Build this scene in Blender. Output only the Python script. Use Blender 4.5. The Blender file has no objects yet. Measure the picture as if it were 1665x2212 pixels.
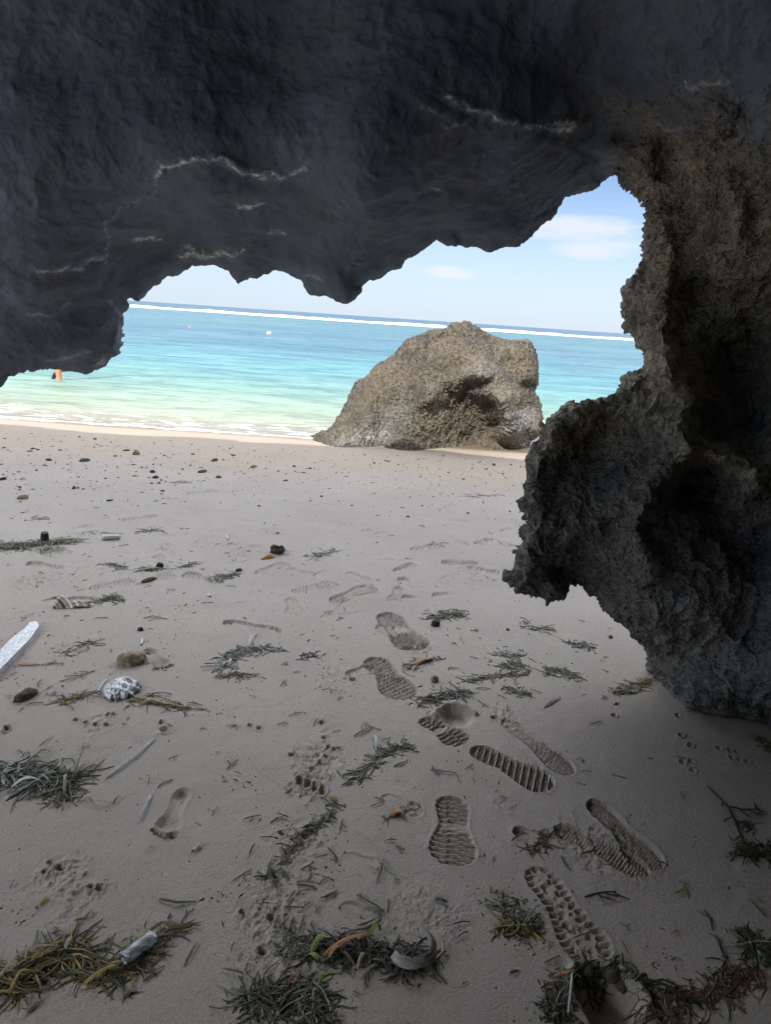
import bpy, math, random
import numpy as np
from mathutils import Vector, Matrix

RNG = np.random.RandomState(7)
random.seed(11)
S = bpy.context.scene
COL = S.collection

# ------------------------------------------------------------------ camera model (reference frame 1665 x 2212)
W0, H0, F0 = 1665.0, 2212.0, 1520.0
CX, CY = W0 / 2, H0 / 2
PITCH = math.atan(419.4 / F0)
ROLL = math.radians(3.84)
CAM = np.array([0.0, 0.0, 1.5])
FW = np.array([0, math.cos(PITCH), -math.sin(PITCH)])
R0 = np.array([1.0, 0, 0])
U0 = np.array([0, math.sin(PITCH), math.cos(PITCH)])
CXV = math.cos(ROLL) * R0 + math.sin(ROLL) * U0
CYV = -math.sin(ROLL) * R0 + math.cos(ROLL) * U0

def ray(px, py):
    a = (np.asarray(px, float) - CX) / F0
    b = -(np.asarray(py, float) - CY) / F0
    return FW + a[..., None] * CXV + b[..., None] * CYV

def unproj(px, py, Z):
    return CAM + ray(px, py) * np.asarray(Z)[..., None]

def ground_pt(px, py, z=0.0):
    r = ray(np.array([px]), np.array([py]))[0]
    t = (z - CAM[2]) / r[2]
    return CAM + r * t

def ground_Z(px, py, z=0.0):
    r = ray(np.array([px]), np.array([py]))[0]
    return (z - CAM[2]) / r[2]

# ------------------------------------------------------------------ noise
def _h(ix, iy, iz, seed):
    h = (ix.astype(np.uint32) * np.uint32(374761393)) ^ (iy.astype(np.uint32) * np.uint32(668265263)) ^ (iz.astype(np.uint32) * np.uint32(2147483647 - 58)) ^ np.uint32((seed * 974634777 + 12345) & 0xffffffff)
    h = (h ^ (h >> np.uint32(13))) * np.uint32(1274126177)
    h = (h ^ (h >> np.uint32(16))) * np.uint32(2246822519)
    h = h ^ (h >> np.uint32(15))
    return h

def gnoise(P, seed=0):
    P = np.asarray(P, np.float64)
    i = np.floor(P).astype(np.int64)
    f = (P - i).astype(np.float32)
    w = f * f * f * (f * (f * 6 - 15) + 10)
    out = np.zeros(len(P), np.float32)
    for dx in (0, 1):
        for dy in (0, 1):
            for dz in (0, 1):
                h = _h(i[:, 0] + dx, i[:, 1] + dy, i[:, 2] + dz, seed)
                gx = ((h & np.uint32(1023)).astype(np.float32) / 511.5 - 1)
                gy = (((h >> np.uint32(10)) & np.uint32(1023)).astype(np.float32) / 511.5 - 1)
                gz = (((h >> np.uint32(20)) & np.uint32(1023)).astype(np.float32) / 511.5 - 1)
                d = gx * (f[:, 0] - dx) + gy * (f[:, 1] - dy) + gz * (f[:, 2] - dz)
                wx = w[:, 0] if dx else 1 - w[:, 0]
                wy = w[:, 1] if dy else 1 - w[:, 1]
                wz = w[:, 2] if dz else 1 - w[:, 2]
                out += d * wx * wy * wz
    return out * 1.4

def fbm(P, octv=4, seed=0, gain=0.5, ridged=False):
    out = np.zeros(len(P), np.float32)
    a, t = 1.0, 0.0
    Q = np.array(P, np.float64)
    for k in range(octv):
        n = gnoise(Q, seed + k * 17)
        if ridged:
            n = 1 - 2 * np.abs(n)
        out += a * n
        t += a
        a *= gain
        Q = Q * 2.03 + 3.7
    return out / t

def worley(P, seed=0):
    P = np.asarray(P, np.float64)
    i = np.floor(P).astype(np.int64)
    f = (P - i).astype(np.float32)
    f1 = np.full(len(P), 9.0, np.float32)
    f2 = np.full(len(P), 9.0, np.float32)
    for dx in (-1, 0, 1):
        for dy in (-1, 0, 1):
            for dz in (-1, 0, 1):
                h = _h(i[:, 0] + dx, i[:, 1] + dy, i[:, 2] + dz, seed)
                ox = (h & np.uint32(1023)).astype(np.float32) / 1023 + dx - f[:, 0]
                oy = ((h >> np.uint32(10)) & np.uint32(1023)).astype(np.float32) / 1023 + dy - f[:, 1]
                oz = ((h >> np.uint32(20)) & np.uint32(1023)).astype(np.float32) / 1023 + dz - f[:, 2]
                d = ox * ox + oy * oy + oz * oz
                f2 = np.minimum(f2, np.maximum(f1, d))
                f1 = np.minimum(f1, d)
    return np.sqrt(f1), np.sqrt(f2)

def sst(a, b, x):
    t = np.clip((x - a) / (b - a), 0, 1)
    return t * t * (3 - 2 * t)

def xy0(x, y, s=1.0):
    return np.stack([x * s, y * s, np.full_like(x, 0.5)], 1)

# ------------------------------------------------------------------ object helpers
def make_mesh(name, V, faces, smooth=True):
    me = bpy.data.meshes.new(name)
    V = np.ascontiguousarray(V, np.float32)
    if isinstance(faces, np.ndarray):
        n, k = faces.shape
        me.vertices.add(len(V))
        me.vertices.foreach_set('co', V.ravel())
        me.loops.add(n * k)
        me.polygons.add(n)
        me.loops.foreach_set('vertex_index', faces.astype(np.int32).ravel())
        me.polygons.foreach_set('loop_start', np.arange(0, n * k, k, dtype=np.int32))
        me.update(calc_edges=True)
        me.validate()
    else:
        me.from_pydata(V.tolist(), [], faces)
    me.polygons.foreach_set('use_smooth', np.full(len(me.polygons), smooth, bool))
    me.update()
    return me

def add_obj(name, me, mat=None, parent=None):
    o = bpy.data.objects.new(name, me)
    COL.objects.link(o)
    if mat:
        me.materials.append(mat)
    if parent:
        o.parent = parent
    return o

def tag(o, label=None, cat=None, group=None, kind=None):
    if label: o['label'] = label
    if cat: o['category'] = cat
    if group: o['group'] = group
    if kind: o['kind'] = kind
    return o

def thing(name, label, cat, loc=(0, 0, 0), group=None):
    o = bpy.data.objects.new(name, None)
    COL.objects.link(o)
    o.location = loc
    o.empty_display_size = 0.05
    return tag(o, label, cat, group)

def fattr(me, name, arr):
    a = me.attributes.new(name, 'FLOAT', 'POINT')
    a.data.foreach_set('value', np.ascontiguousarray(arr, np.float32))

def cattr(me, name, arr):
    a = me.color_attributes.new(name, 'FLOAT_COLOR', 'POINT')
    c = np.ones((len(arr), 4), np.float32)
    c[:, :3] = arr
    a.data.foreach_set('color', c.ravel())

def vnormals(me):
    n = np.empty(len(me.vertices) * 3, np.float32)
    me.vertices.foreach_get('normal', n)
    return n.reshape(-1, 3)

def setco(me, V):
    me.vertices.foreach_set('co', np.ascontiguousarray(V, np.float32).ravel())
    me.update()

# ------------------------------------------------------------------ node helpers
class NT:
    def __init__(self, name):
        self.m = bpy.data.materials.new(name)
        self.m.use_nodes = True
        self.t = self.m.node_tree
        self.t.nodes.clear()
        self.out = self.n('ShaderNodeOutputMaterial')
    def n(self, typ, **kw):
        nd = self.t.nodes.new(typ)
        for k, v in kw.items():
            if k.startswith('i_'):
                nd.inputs[k[2:].replace('_', ' ')].default_value = v
            else:
                setattr(nd, k, v)
        return nd
    def l(self, a, b):
        self.t.links.new(a, b)
    def noise(self, vec, scale, detail=4, rough=0.55, dist=0.0):
        nd = self.n('ShaderNodeTexNoise')
        nd.inputs['Scale'].default_value = scale
        nd.inputs['Detail'].default_value = detail
        nd.inputs['Roughness'].default_value = rough
        nd.inputs['Distortion'].default_value = dist
        if vec is not None: self.l(vec, nd.inputs['Vector'])
        return nd.outputs['Fac']
    def ramp(self, fac, stops, interp='LINEAR'):
        nd = self.n('ShaderNodeValToRGB')
        cr = nd.color_ramp
        cr.interpolation = interp
        while len(cr.elements) < len(stops): cr.elements.new(0.5)
        for e, (p, c) in zip(cr.elements, stops):
            e.position = p
            e.color = (c, c, c, 1) if isinstance(c, (int, float)) else (*c, 1)
        self.l(fac, nd.inputs['Fac'])
        return nd.outputs['Color']
    def mix(self, fac, a, b, blend='MIX'):
        nd = self.n('ShaderNodeMix', data_type='RGBA', blend_type=blend)
        for s, v in ((nd.inputs[0], fac), (nd.inputs[6], a), (nd.inputs[7], b)):
            if isinstance(v, (int, float)): s.default_value = v
            elif isinstance(v, tuple): s.default_value = (*v, 1)
            else: self.l(v, s)
        return nd.outputs[2]
    def math(self, op, a, b=0.0, c=None):
        nd = self.n('ShaderNodeMath', operation=op)
        for k, v in enumerate((a, b, c)):
            if v is None: continue
            if isinstance(v, (int, float)): nd.inputs[k].default_value = v
            else: self.l(v, nd.inputs[k])
        return nd.outputs[0]
    def bump(self, h, strength, dist, nrm=None):
        nd = self.n('ShaderNodeBump')
        nd.inputs['Strength'].default_value = strength
        nd.inputs['Distance'].default_value = dist
        self.l(h, nd.inputs['Height'])
        if nrm is not None: self.l(nrm, nd.inputs['Normal'])
        return nd.outputs['Normal']
    def attr(self, name):
        nd = self.n('ShaderNodeAttribute', attribute_name=name)
        return nd
    def pos(self):
        return self.n('ShaderNodeNewGeometry').outputs['Position']
    def obj(self):
        return self.n('ShaderNodeTexCoord').outputs['Object']
    def scaled(self, vec, s):
        nd = self.n('ShaderNodeMapping')
        nd.inputs['Scale'].default_value = s
        self.l(vec, nd.inputs['Vector'])
        return nd.outputs['Vector']
    def pbsdf(self, color, rough=0.8, spec=0.3, normal=None, **kw):
        p = self.n('ShaderNodeBsdfPrincipled')
        for s, v in ((p.inputs['Base Color'], color), (p.inputs['Roughness'], rough)):
            if isinstance(v, (int, float)): s.default_value = v
            elif isinstance(v, tuple): s.default_value = (*v, 1)
            else: self.l(v, s)
        p.inputs['Specular IOR Level'].default_value = spec
        if normal is not None: self.l(normal, p.inputs['Normal'])
        for k, v in kw.items():
            p.inputs[k.replace('_', ' ')].default_value = v
        return p
    def finish(self, sh):
        self.l(sh.outputs[0] if hasattr(sh, 'outputs') else sh, self.out.inputs['Surface'])
        return self.m

# ------------------------------------------------------------------ world, sun, camera
SUN_EL, SUN_AZ = math.radians(42), math.radians(200)     # azimuth clockwise from +Y: sun behind the camera, to the left
EXPOSURE = 1.55

FILL_CLOUD = 31.0  # radiance of the added, unseen cloud banks that brighten sand and cave
def build_world():
    w = bpy.data.worlds.new('World')
    S.world = w
    w.use_nodes = True
    t = w.node_tree
    t.nodes.clear()
    out = t.nodes.new('ShaderNodeOutputWorld')
    bg = t.nodes.new('ShaderNodeBackground')
    bg.inputs['Strength'].default_value = 0.05
    sky = t.nodes.new('ShaderNodeTexSky')
    sky.sky_type = 'NISHITA'
    sky.sun_disc = False
    sky.sun_elevation = SUN_EL
    sky.sun_rotation = SUN_AZ
    sky.air_density = 0.6
    sky.dust_density = 0.15
    sky.ozone_density = 1.0
    tc = t.nodes.new('ShaderNodeTexCoord')
    # thin fair-weather cloud patches, laid out by direction in the sky
    sep = t.nodes.new('ShaderNodeSeparateXYZ')
    t.links.new(tc.outputs['Generated'], sep.inputs[0])
    def M(op, a, b=0.0):
        nd = t.nodes.new('ShaderNodeMath'); nd.operation = op
        for k, v in enumerate((a, b)):
            if isinstance(v, (int, float)): nd.inputs[k].default_value = v
            else: t.links.new(v, nd.inputs[k])
        return nd.outputs[0]
    mp = t.nodes.new('ShaderNodeMapping')
    mp.inputs['Scale'].default_value = (1.0, 1.0, 3.2)
    t.links.new(tc.outputs['Generated'], mp.inputs['Vector'])
    nz = t.nodes.new('ShaderNodeTexNoise')
    nz.inputs['Scale'].default_value = 9.0; nz.inputs['Detail'].default_value = 6; nz.inputs['Roughness'].default_value = 0.55
    nz.inputs['Distortion'].default_value = 0.5
    t.links.new(mp.outputs['Vector'], nz.inputs['Vector'])
    def blob(px, py, sx, sz, amp, shear=0.0):
        d = ray(np.array([px]), np.array([py]))[0]; d = d / np.linalg.norm(d)
        az = math.atan2(d[0], d[1]); el = math.asin(d[2])
        a = M('ARCTAN2', sep.outputs[0], sep.outputs[1]); e = M('ARCSINE', sep.outputs[2])
        du = M('SUBTRACT', a, az); dv = M('SUBTRACT', e, el)
        dv = M('ADD', dv, M('MULTIPLY', du, shear))
        q = M('ADD', M('POWER', M('ABSOLUTE', M('DIVIDE', du, sx)), 2.0), M('POWER', M('ABSOLUTE', M('DIVIDE', dv, sz)), 2.0))
        return M('MULTIPLY', M('SUBTRACT', 1.0, q), amp)
    field = None
    for args in ((1265, 492, 0.10, 0.020, 1.0, 0.02), (1292, 535, 0.075, 0.020, 0.95, -0.05), (1275, 512, 0.06, 0.026, 0.9, 0.1),
                 (965, 588, 0.055, 0.010, 0.62, 0.02), (1215, 505, 0.06, 0.012, 0.8, 0.03)):
        b = M('MAXIMUM', blob(*args), 0.0)
        field = b if field is None else M('MAXIMUM', field, b)
    dens = M('ADD', field, M('MULTIPLY', M('SUBTRACT', nz.outputs['Fac'], 0.52), 1.9))
    dens = M('MULTIPLY', dens, M('MINIMUM', M('MULTIPLY', field, 3.0), 1.0))
    mr = t.nodes.new('ShaderNodeMapRange'); mr.interpolation_type = 'SMOOTHSTEP'
    mr.inputs['From Min'].default_value = 0.05; mr.inputs['From Max'].default_value = 0.95; mr.inputs['To Max'].default_value = 0.75
    t.links.new(dens, mr.inputs['Value'])
    mx = t.nodes.new('ShaderNodeMix'); mx.data_type = 'RGBA'
    t.links.new(mr.outputs[0], mx.inputs[0])
    hz = t.nodes.new('ShaderNodeMapRange'); hz.interpolation_type = 'SMOOTHSTEP'
    hz.inputs['From Min'].default_value = 0.21; hz.inputs['From Max'].default_value = -0.02; hz.inputs['To Max'].default_value = 0.92
    t.links.new(sep.outputs[2], hz.inputs['Value'])
    hm = t.nodes.new('ShaderNodeMix'); hm.data_type = 'RGBA'
    t.links.new(hz.outputs[0], hm.inputs[0]); t.links.new(sky.outputs[0], hm.inputs[6]); hm.inputs[7].default_value = (4.6, 5.3, 6.3, 1)
    t.links.new(hm.outputs[2], mx.inputs[6])
    mx.inputs[7].default_value = (6.4, 6.4, 6.5, 1)
    # bright cloud banks added out of view to light the shaded sand and cave
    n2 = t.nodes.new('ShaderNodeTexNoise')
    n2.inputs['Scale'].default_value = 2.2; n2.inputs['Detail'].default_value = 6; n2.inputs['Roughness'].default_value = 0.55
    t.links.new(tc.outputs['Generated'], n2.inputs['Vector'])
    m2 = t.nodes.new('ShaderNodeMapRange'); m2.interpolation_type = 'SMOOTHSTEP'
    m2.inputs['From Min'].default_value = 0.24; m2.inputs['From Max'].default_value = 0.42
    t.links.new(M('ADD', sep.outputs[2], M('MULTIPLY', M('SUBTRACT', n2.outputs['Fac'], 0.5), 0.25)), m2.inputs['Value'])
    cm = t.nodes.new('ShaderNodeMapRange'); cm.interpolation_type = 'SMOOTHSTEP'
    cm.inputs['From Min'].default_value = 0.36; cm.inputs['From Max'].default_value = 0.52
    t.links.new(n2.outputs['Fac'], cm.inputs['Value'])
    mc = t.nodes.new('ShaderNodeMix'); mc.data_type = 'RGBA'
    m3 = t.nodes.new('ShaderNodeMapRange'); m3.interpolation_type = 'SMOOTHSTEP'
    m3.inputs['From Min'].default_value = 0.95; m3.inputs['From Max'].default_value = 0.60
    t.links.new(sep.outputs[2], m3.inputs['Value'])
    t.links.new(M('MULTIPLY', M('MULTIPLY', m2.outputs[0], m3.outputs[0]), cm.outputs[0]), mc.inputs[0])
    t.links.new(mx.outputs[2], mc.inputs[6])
    mc.inputs[7].default_value = (FILL_CLOUD * .97, FILL_CLOUD, FILL_CLOUD * 1.06, 1)
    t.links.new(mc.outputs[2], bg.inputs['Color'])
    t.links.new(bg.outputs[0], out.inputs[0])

def build_sun():
    l = bpy.data.lights.new('sun', 'SUN')
    l.energy = 2.0
    l.angle = math.radians(0.5)
    l.color = (1.0, 0.95, 0.87)
    o = bpy.data.objects.new('sun', l)
    COL.objects.link(o)
    d = Vector((math.sin(SUN_AZ) * math.cos(SUN_EL), math.cos(SUN_AZ) * math.cos(SUN_EL), math.sin(SUN_EL)))
    o.rotation_euler = (-d).to_track_quat('-Z', 'Y').to_euler()
    o.location = d * 30

def build_camera():
    c = bpy.data.cameras.new('camera')
    c.sensor_fit = 'VERTICAL'
    c.sensor_height = 36.0
    c.lens = F0 / H0 * 36.0
    c.clip_end = 20000
    c.clip_start = 0.02
    o = bpy.data.objects.new('camera', c)
    COL.objects.link(o)
    m = Matrix.Identity(4)
    for k in range(3):
        m[k][0] = CXV[k]; m[k][1] = CYV[k]; m[k][2] = -FW[k]; m[k][3] = CAM[k]
    o.matrix_world = m
    S.camera = o

# ------------------------------------------------------------------ sand
Y_SHORE = 9.15
def shore(x):
    return Y_SHORE + 1.15 * sst(-.75, -.1, x) * sst(2.6, 1.9, x)
def base_height(x, y):
    ys = shore(x)
    return -0.10 * sst(5.5, ys, y) - np.clip(y - ys, 0, 40) * 0.045

SOLE_S = np.array([0, .03, .1, .2, .32, .45, .58, .72, .84, .93, .98, 1.0])
SOLE_W = np.array([0, .42, .70, .76, .70, .64, .80, .98, 1.0, .80, .45, 0])
FOOT_S = np.array([0, .03, .1, .2, .35, .5, .62, .74, .80, .84])
FOOT_W = np.array([0, .42, .62, .66, .52, .55, .82, 1.0, .85, 0])

# heel px, toe px, width/length ratio, pattern, depth (m), pattern height (m)
PRINTS = [
    ((983, 1718), (966, 1864), .46, 'bars', .011, .014),
    ((918, 1548), (994, 1610), .55, 'bars', .012, .014),
    ((1022, 1612), (1188, 1708), .38, 'checker', .010, .013),
    ((1092, 1552), (1228, 1678), .26, 'wavy', .006, .005),
    ((1160, 1868), (1282, 2082), .40, 'lugs', .009, .014),
    ((1282, 1728), (1412, 1882), .34, 'wavy', .014, .005),
    ((1200, 1782), (1400, 1890), .34, 'wavy', .012, .005),
    ((808, 1418), (868, 1512), .42, 'checker', .009, .011),
    ((835, 1322), (895, 1405), .42, 'bars', .010, .013),
    ((880, 1400), (830, 1345), .38, 'checker', .007, .006),
    ((486, 1340), (602, 1372), .34, 'fine', .011, .002),
    ((712, 1300), (812, 1270), .40, 'bars', .009, .008),
    ((400, 1702), (350, 1812), .36, 'foot', .014, 0),
    ((318, 1402), (358, 1446), .40, 'foot', .014, 0),
    ((500, 1632), (592, 1738), .36, 'edge', .004, 0),
    ((1120, 1784), (1175, 1850), .52, 'heel', .012, 0),
    ((632, 1290), (632, 1330), .42, 'checker', .005, .005),
    ((622, 1228), (676, 1246), .40, 'checker', .005, .005),
    ((850, 1234), (898, 1218), .40, 'bars', .009, .009),
    ((885, 1187), (960, 1178), .40, 'bars', .006, .008),
    ((1025, 1174), (1070, 1164), .42, 'bars', .008, .009),
    ((440, 1312), (548, 1306), .30, 'edge', .006, 0),
    ((300, 1320), (420, 1308), .30, 'edge', .006, 0),
    ((148, 1292), (268, 1302), .34, 'fine', .010, .002),
    ((752, 1236), (792, 1256), .40, 'checker', .005, .005),
    ((690, 1332), (812, 1326), .28, 'edge', .007, 0),
    ((868, 1285), (925, 1296), .4, 'heel', .012, 0),
    ((980, 1440), (1000, 1470), .6, 'heel', .006, 0),
    ((832, 1712), (905, 1760), .44, 'edge', .008, 0),
    ((745, 1840), (800, 1880), .7, 'edge', .006, 0),
    ((740, 1950), (826, 2000), .50, 'edge', .010, 0),
    ((1010, 1790), (1046, 1838), .55, 'edge', .003, 0),
    ((690, 1455), (770, 1480), .4, 'edge', .005, 0),
    ((745, 1455), (815, 1440), .4, 'fine', .008, .002),
    ((1060, 1215), (960, 1222), .36, 'edge', .008, 0),
    ((500, 1175), (560, 1185), .40, 'checker', .004, .004),
    ((505, 1200), (545, 1192), .40, 'checker', .004, .004),
    ((790, 1190), (822, 1198), .5, 'edge', .006, 0),
    ((900, 1150), (945, 1142), .5, 'edge', .008, 0),
    ((1080, 1146), (1105, 1142), .5, 'bars', .006, .006),
    ((570, 1145), (590, 1160), .4, 'checker', .004, .004),
    ((780, 1145), (830, 1150), .45, 'heel', .010, 0),
    ((90, 1300), (130, 1290), .4, 'foot', .014, 0),
    ((1240, 1270), (1285, 1285), .4, 'edge', .005, 0),
    ((980, 1245), (1060, 1255), .4, 'edge', .006, 0),
    ((720, 1545), (700, 1640), .4, 'edge', .002, 0),
]
# centre px, radius px (screen width), roughness height m, number of holes
CLODS = [((690, 1560), 45, .005, 2), ((660, 1640), 58, .008, 4), ((700, 1630), 60, .007, 5), ((668, 1690), 42, .012, 0), ((132, 1880), 52, .010, 7),
         ((172, 1936), 50, .009, 3), ((565, 1955), 62, .010, 4), ((560, 2060), 50, .006, 1), ((1085, 1545), 45, .010, 2), ((1320, 1830), 90, .006, 0),
         ((1240, 1810), 60, .005, 0), ((650, 1800), 70, .006, 2), ((640, 1880), 70, .006, 2), ((905, 1960), 60, .006, 0), ((975, 1985), 45, .005, 0),
         ((1095, 1735), 40, .006, 0), ((215, 1568), 40, .009, 4), ((355, 1575), 26, .010, 2), ((503, 1570), 20, .010, 1), ((90, 1245), 60, .006, 0),
         ((200, 1225), 60, .007, 0), ((60, 1265), 60, .008, 1), ((110, 1195), 36, .014, 1), ((150, 1400), 50, .008, 1), ((25, 1330), 60, .005, 0),
         ((900, 1398), 34, .012, 1), ((8, 1580), 20, .012, 1), ((735, 1455), 55, .005, 1), ((620, 1990), 60, .005, 0), ((1140, 1640), 60, .004, 0), ((385, 1340), 30, .006, 0)]
DENTS = [(1490, 1612), (1462, 1548), (1470, 1590), (1552, 1618), (1575, 1622), (1580, 1640), (1612, 1648), (1492, 1648), (1495, 1668), (1472, 1650),
         (1333, 1524), (1325, 1548), (350, 1562), (165, 1556), (186, 1562), (245, 1545), (540, 1566), (508, 1568), (15, 1575), (235, 1545), (700, 1592), (722, 1616), (705, 1632), (560, 1572)]

def px_scale(px, py):
    g = ground_pt(px, py)
    return g, np.linalg.norm(g - CAM) / F0

_prints = []
for hpx, tpx, k, pat, dep, ph in PRINTS:
    a, b = ground_pt(*hpx)[:2], ground_pt(*tpx)[:2]
    _prints.append((a, b, k, pat, dep, ph))
_r = np.random.RandomState(5)
for _ in range(70):                                   # old, half washed-out prints further down the beach
    px, py = _r.uniform(120, 1120), 985 + 300 * _r.beta(1.6, 1.2)
    g = ground_pt(px, py)[:2]
    a = _r.uniform(0, 6.283)
    L = _r.uniform(.2, .29)
    _prints.append((g, g + L * np.array([math.cos(a), math.sin(a)]), .38, _r.choice(['edge', 'heel', 'bars', 'edge']), _r.uniform(.004, .011), .006))

def sand_height(x, y):
    """height of the beach surface at the points (x, y)"""
    x = np.asarray(x, float); y = np.asarray(y, float)
    z = base_height(x, y)
    near = (y > 0.2) & (y < 12) & (np.abs(x) < 9)
    idx = np.nonzero(near)[0]
    if len(idx) == 0: return z
    X, Y = x[idx], y[idx]
    h = 0.020 * fbm(xy0(X, Y, .8), 3, 41)
    # drainage rills running down towards the sea on the left
    al = (X * .80 + Y * .60); ac = (-X * .60 + Y * .80)
    rill = fbm(np.stack([ac * 13, al * 1.1, np.zeros_like(X)], 1), 3, 61)
    wr = sst(.4, -.6, X) * sst(4.6, 3.6, Y) * .8 + .25
    h += .0022 * rill * wr
    rill2 = fbm(np.stack([Y * 9, X * 1.1, np.zeros_like(X)], 1), 3, 67)
    h += .0045 * np.clip(rill2, -.2, 1) * sst(3.6, 5.5, Y)
    h += .0016 * fbm(xy0(X, Y, 28), 3, 71) + .0022 * np.clip(fbm(xy0(X, Y, 9), 3, 73) - .12, 0, 1) * 2
    # clods
    for (c, r, a, nh) in CLODS:
        g, s = px_scale(*c)
        R = r * s
        dx, dy = (X - g[0]) / R, (Y - g[1]) / (R * 1.25)
        m = np.nonzero(dx * dx + dy * dy < 1.9)[0]
        if len(m) == 0: continue
        d = np.sqrt(dx[m] ** 2 + dy[m] ** 2)
        q = xy0(X[m], Y[m], 1)
        edge = sst(1.25, .35, d + .5 * fbm(q * 14, 2, int(c[0])))
        f1, _ = worley(q * 75, 9)
        f1b, _ = worley(q * 38, 19)
        lump = np.clip(.55 - f1, 0, 1) * 1.1 + np.clip(.5 - f1b, -.1, 1) * 1.1
        h[m] += edge * a * (lump * .7 + fbm(q * 34, 4, 29) * 1.1)
        rr = np.random.RandomState(int(c[0] + c[1]))
        for _ in range((nh + 1) // 2):
            hx, hy = g[0] + rr.uniform(-.55, .55) * R, g[1] + rr.uniform(-.55, .55) * R
            rh = rr.uniform(.006, .015)
            dd = np.hypot(X - hx, (Y - hy)) / rh
            mm = np.nonzero(dd < 2.8)[0]
            dd[mm] += .75 * fbm(xy0(X[mm], Y[mm], 55), 3, 7)
            h[mm] += -.015 * sst(1.2, .4, dd[mm]) + .003 * np.exp(-((dd[mm] - 1.45) / .3) ** 2)
    for (dx_, dy_) in DENTS:
        g, s = px_scale(dx_, dy_)
        dd = np.hypot(X - g[0], (Y - g[1])) / .010
        mm = np.nonzero(dd < 2.6)[0]
        h[mm] += -.013 * sst(1.1, .5, dd[mm]) + .004 * np.exp(-((dd[mm] - 1.5) / .35) ** 2)
    # foot and shoe prints
    for (a, b, k, pat, dep, ph) in _prints:
        ax = b - a; L = np.hypot(*ax); ax = ax / L
        nx = np.array([-ax[1], ax[0]])
        dX, dY = X - a[0], Y - a[1]
        s = (dX * ax[0] + dY * ax[1]) / L
        t = dX * nx[0] + dY * nx[1]
        m = np.nonzero((s > -.2) & (s < 1.2) & (np.abs(t) < L * k * .9))[0]
        if len(m) == 0: continue
        s, t = s[m], t[m]
        q = xy0(X[m], Y[m], 1)
        wob = fbm(q * 16, 2, 77) * .006
        if pat == 'foot':
            hw = .5 * k * L * np.interp(s, FOOT_S, FOOT_W, 0, 0)
        else:
            bend = .012 * np.sin((s - .3) * 3.0)
            t = t - bend
            hw = .5 * k * L * np.interp(s, SOLE_S, SOLE_W, 0, 0)
        e1 = hw - np.abs(t)
        ends = np.minimum(s, (.84 if pat == 'foot' else 1) - s) * L
        sd = np.where((s > 0) & (s < 1), np.where(hw > 0, np.minimum(e1, ends * 1.5 + .004), -np.abs(t)), -np.maximum(-s, s - 1) * L - np.maximum(0, np.abs(t) - .01)) + wob * .6
        ins = sst(-.002, .006, sd)
        rim = np.exp(-((sd + .006) / .006) ** 2)
        fade = np.clip(.62 + 1.25 * fbm(q * 11, 3, 83), .02, 1.1)
        if pat == 'heel':
            d = -dep * ins * sst(.85, .1, s)
            d += rim * .22 * dep * sst(.7, .2, s)
        elif pat == 'edge':
            d = -dep * .65 * ins * (np.exp(-np.clip(sd, 0, 1) / .014) * .8 + .25) * fade
            d += rim * .22 * dep * fade
        elif pat == 'foot':
            soft = sst(-.004, .018, sd)
            d = -dep * soft * (.35 + .75 * np.exp(-((s - .13) / .13) ** 2) + .85 * np.exp(-((s - .70) / .12) ** 2)) + rim * .12 * dep
            for j, (ts, tt, tr) in enumerate(((.93, .34, .062), (.965, .12, .045), (.945, -.08, .042), (.91, -.27, .040), (.86, -.43, .038))):
                dd = np.hypot((s - ts) * L, t - tt * k * L * 1.0) / (tr * L)
                d += -1.3 * dep * sst(1.15, .45, dd) + .0025 * np.exp(-((dd - 1.4) / .28) ** 2)
        else:
            pt = np.zeros_like(s)
            sl = s * L
            if pat == 'bars':
                off = np.where(np.abs(t) < .016, .007, 0) + wob
                pt = np.sin((sl + off) * 2 * math.pi / .0215)
                pt = np.clip(pt * 2.2, -1, 1)
                arch = sst(.34, .40, s) * sst(.54, .48, s)
                pt = pt * (1 - .8 * arch)
            elif pat == 'checker':
                u = (sl + t * .5) * 2 * math.pi / .026; v = (t - sl * .25) * 2 * math.pi / .022
                pt = np.clip(1.2 - 2.2 * np.maximum(np.clip(np.cos(u), 0, 1) ** 3, np.clip(np.cos(v), 0, 1) ** 3), -1, 1) * -1
            elif pat == 'lugs':
                side = np.abs(t) > hw * .55
                u = sl * 2 * math.pi / .022
                bars = np.clip(np.sin(u) * 1.8, -1, 1)
                f1, f2 = worley(q * 48, 31)
                pt = np.where(side, bars, np.clip((f1 - .38) * 4, -1, 1) * .8)
            elif pat == 'wavy':
                tri = np.abs(((t / .018) % 1) - .5)
                pt = np.sin((sl + tri * .010) * 2 * math.pi / .0105)
            elif pat == 'fine':
                pt = np.sin((sl + t * .6) * 2 * math.pi / .010) * np.sin((sl - t * .6) * 2 * math.pi / .010)
            fade = np.clip(.85 + .55 * fbm(q * 11, 3, 83), .25, 1.0)
            heeltoe = .75 + .5 * np.abs(s - .5)
            d = -dep * ins * heeltoe * np.clip(fade + .25, 0, 1) + ins * ph * .5 * pt * np.clip(fade + .1, 0, 1)
            if pat in ('wavy', 'fine'):
                d -= ins * dep * .9 * np.exp(-np.clip(sd, 0, 1) / .006) * sst(.5, .05, np.minimum(s, 1 - s))
            d += rim * .0018 * fade
        h[m] += d
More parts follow.
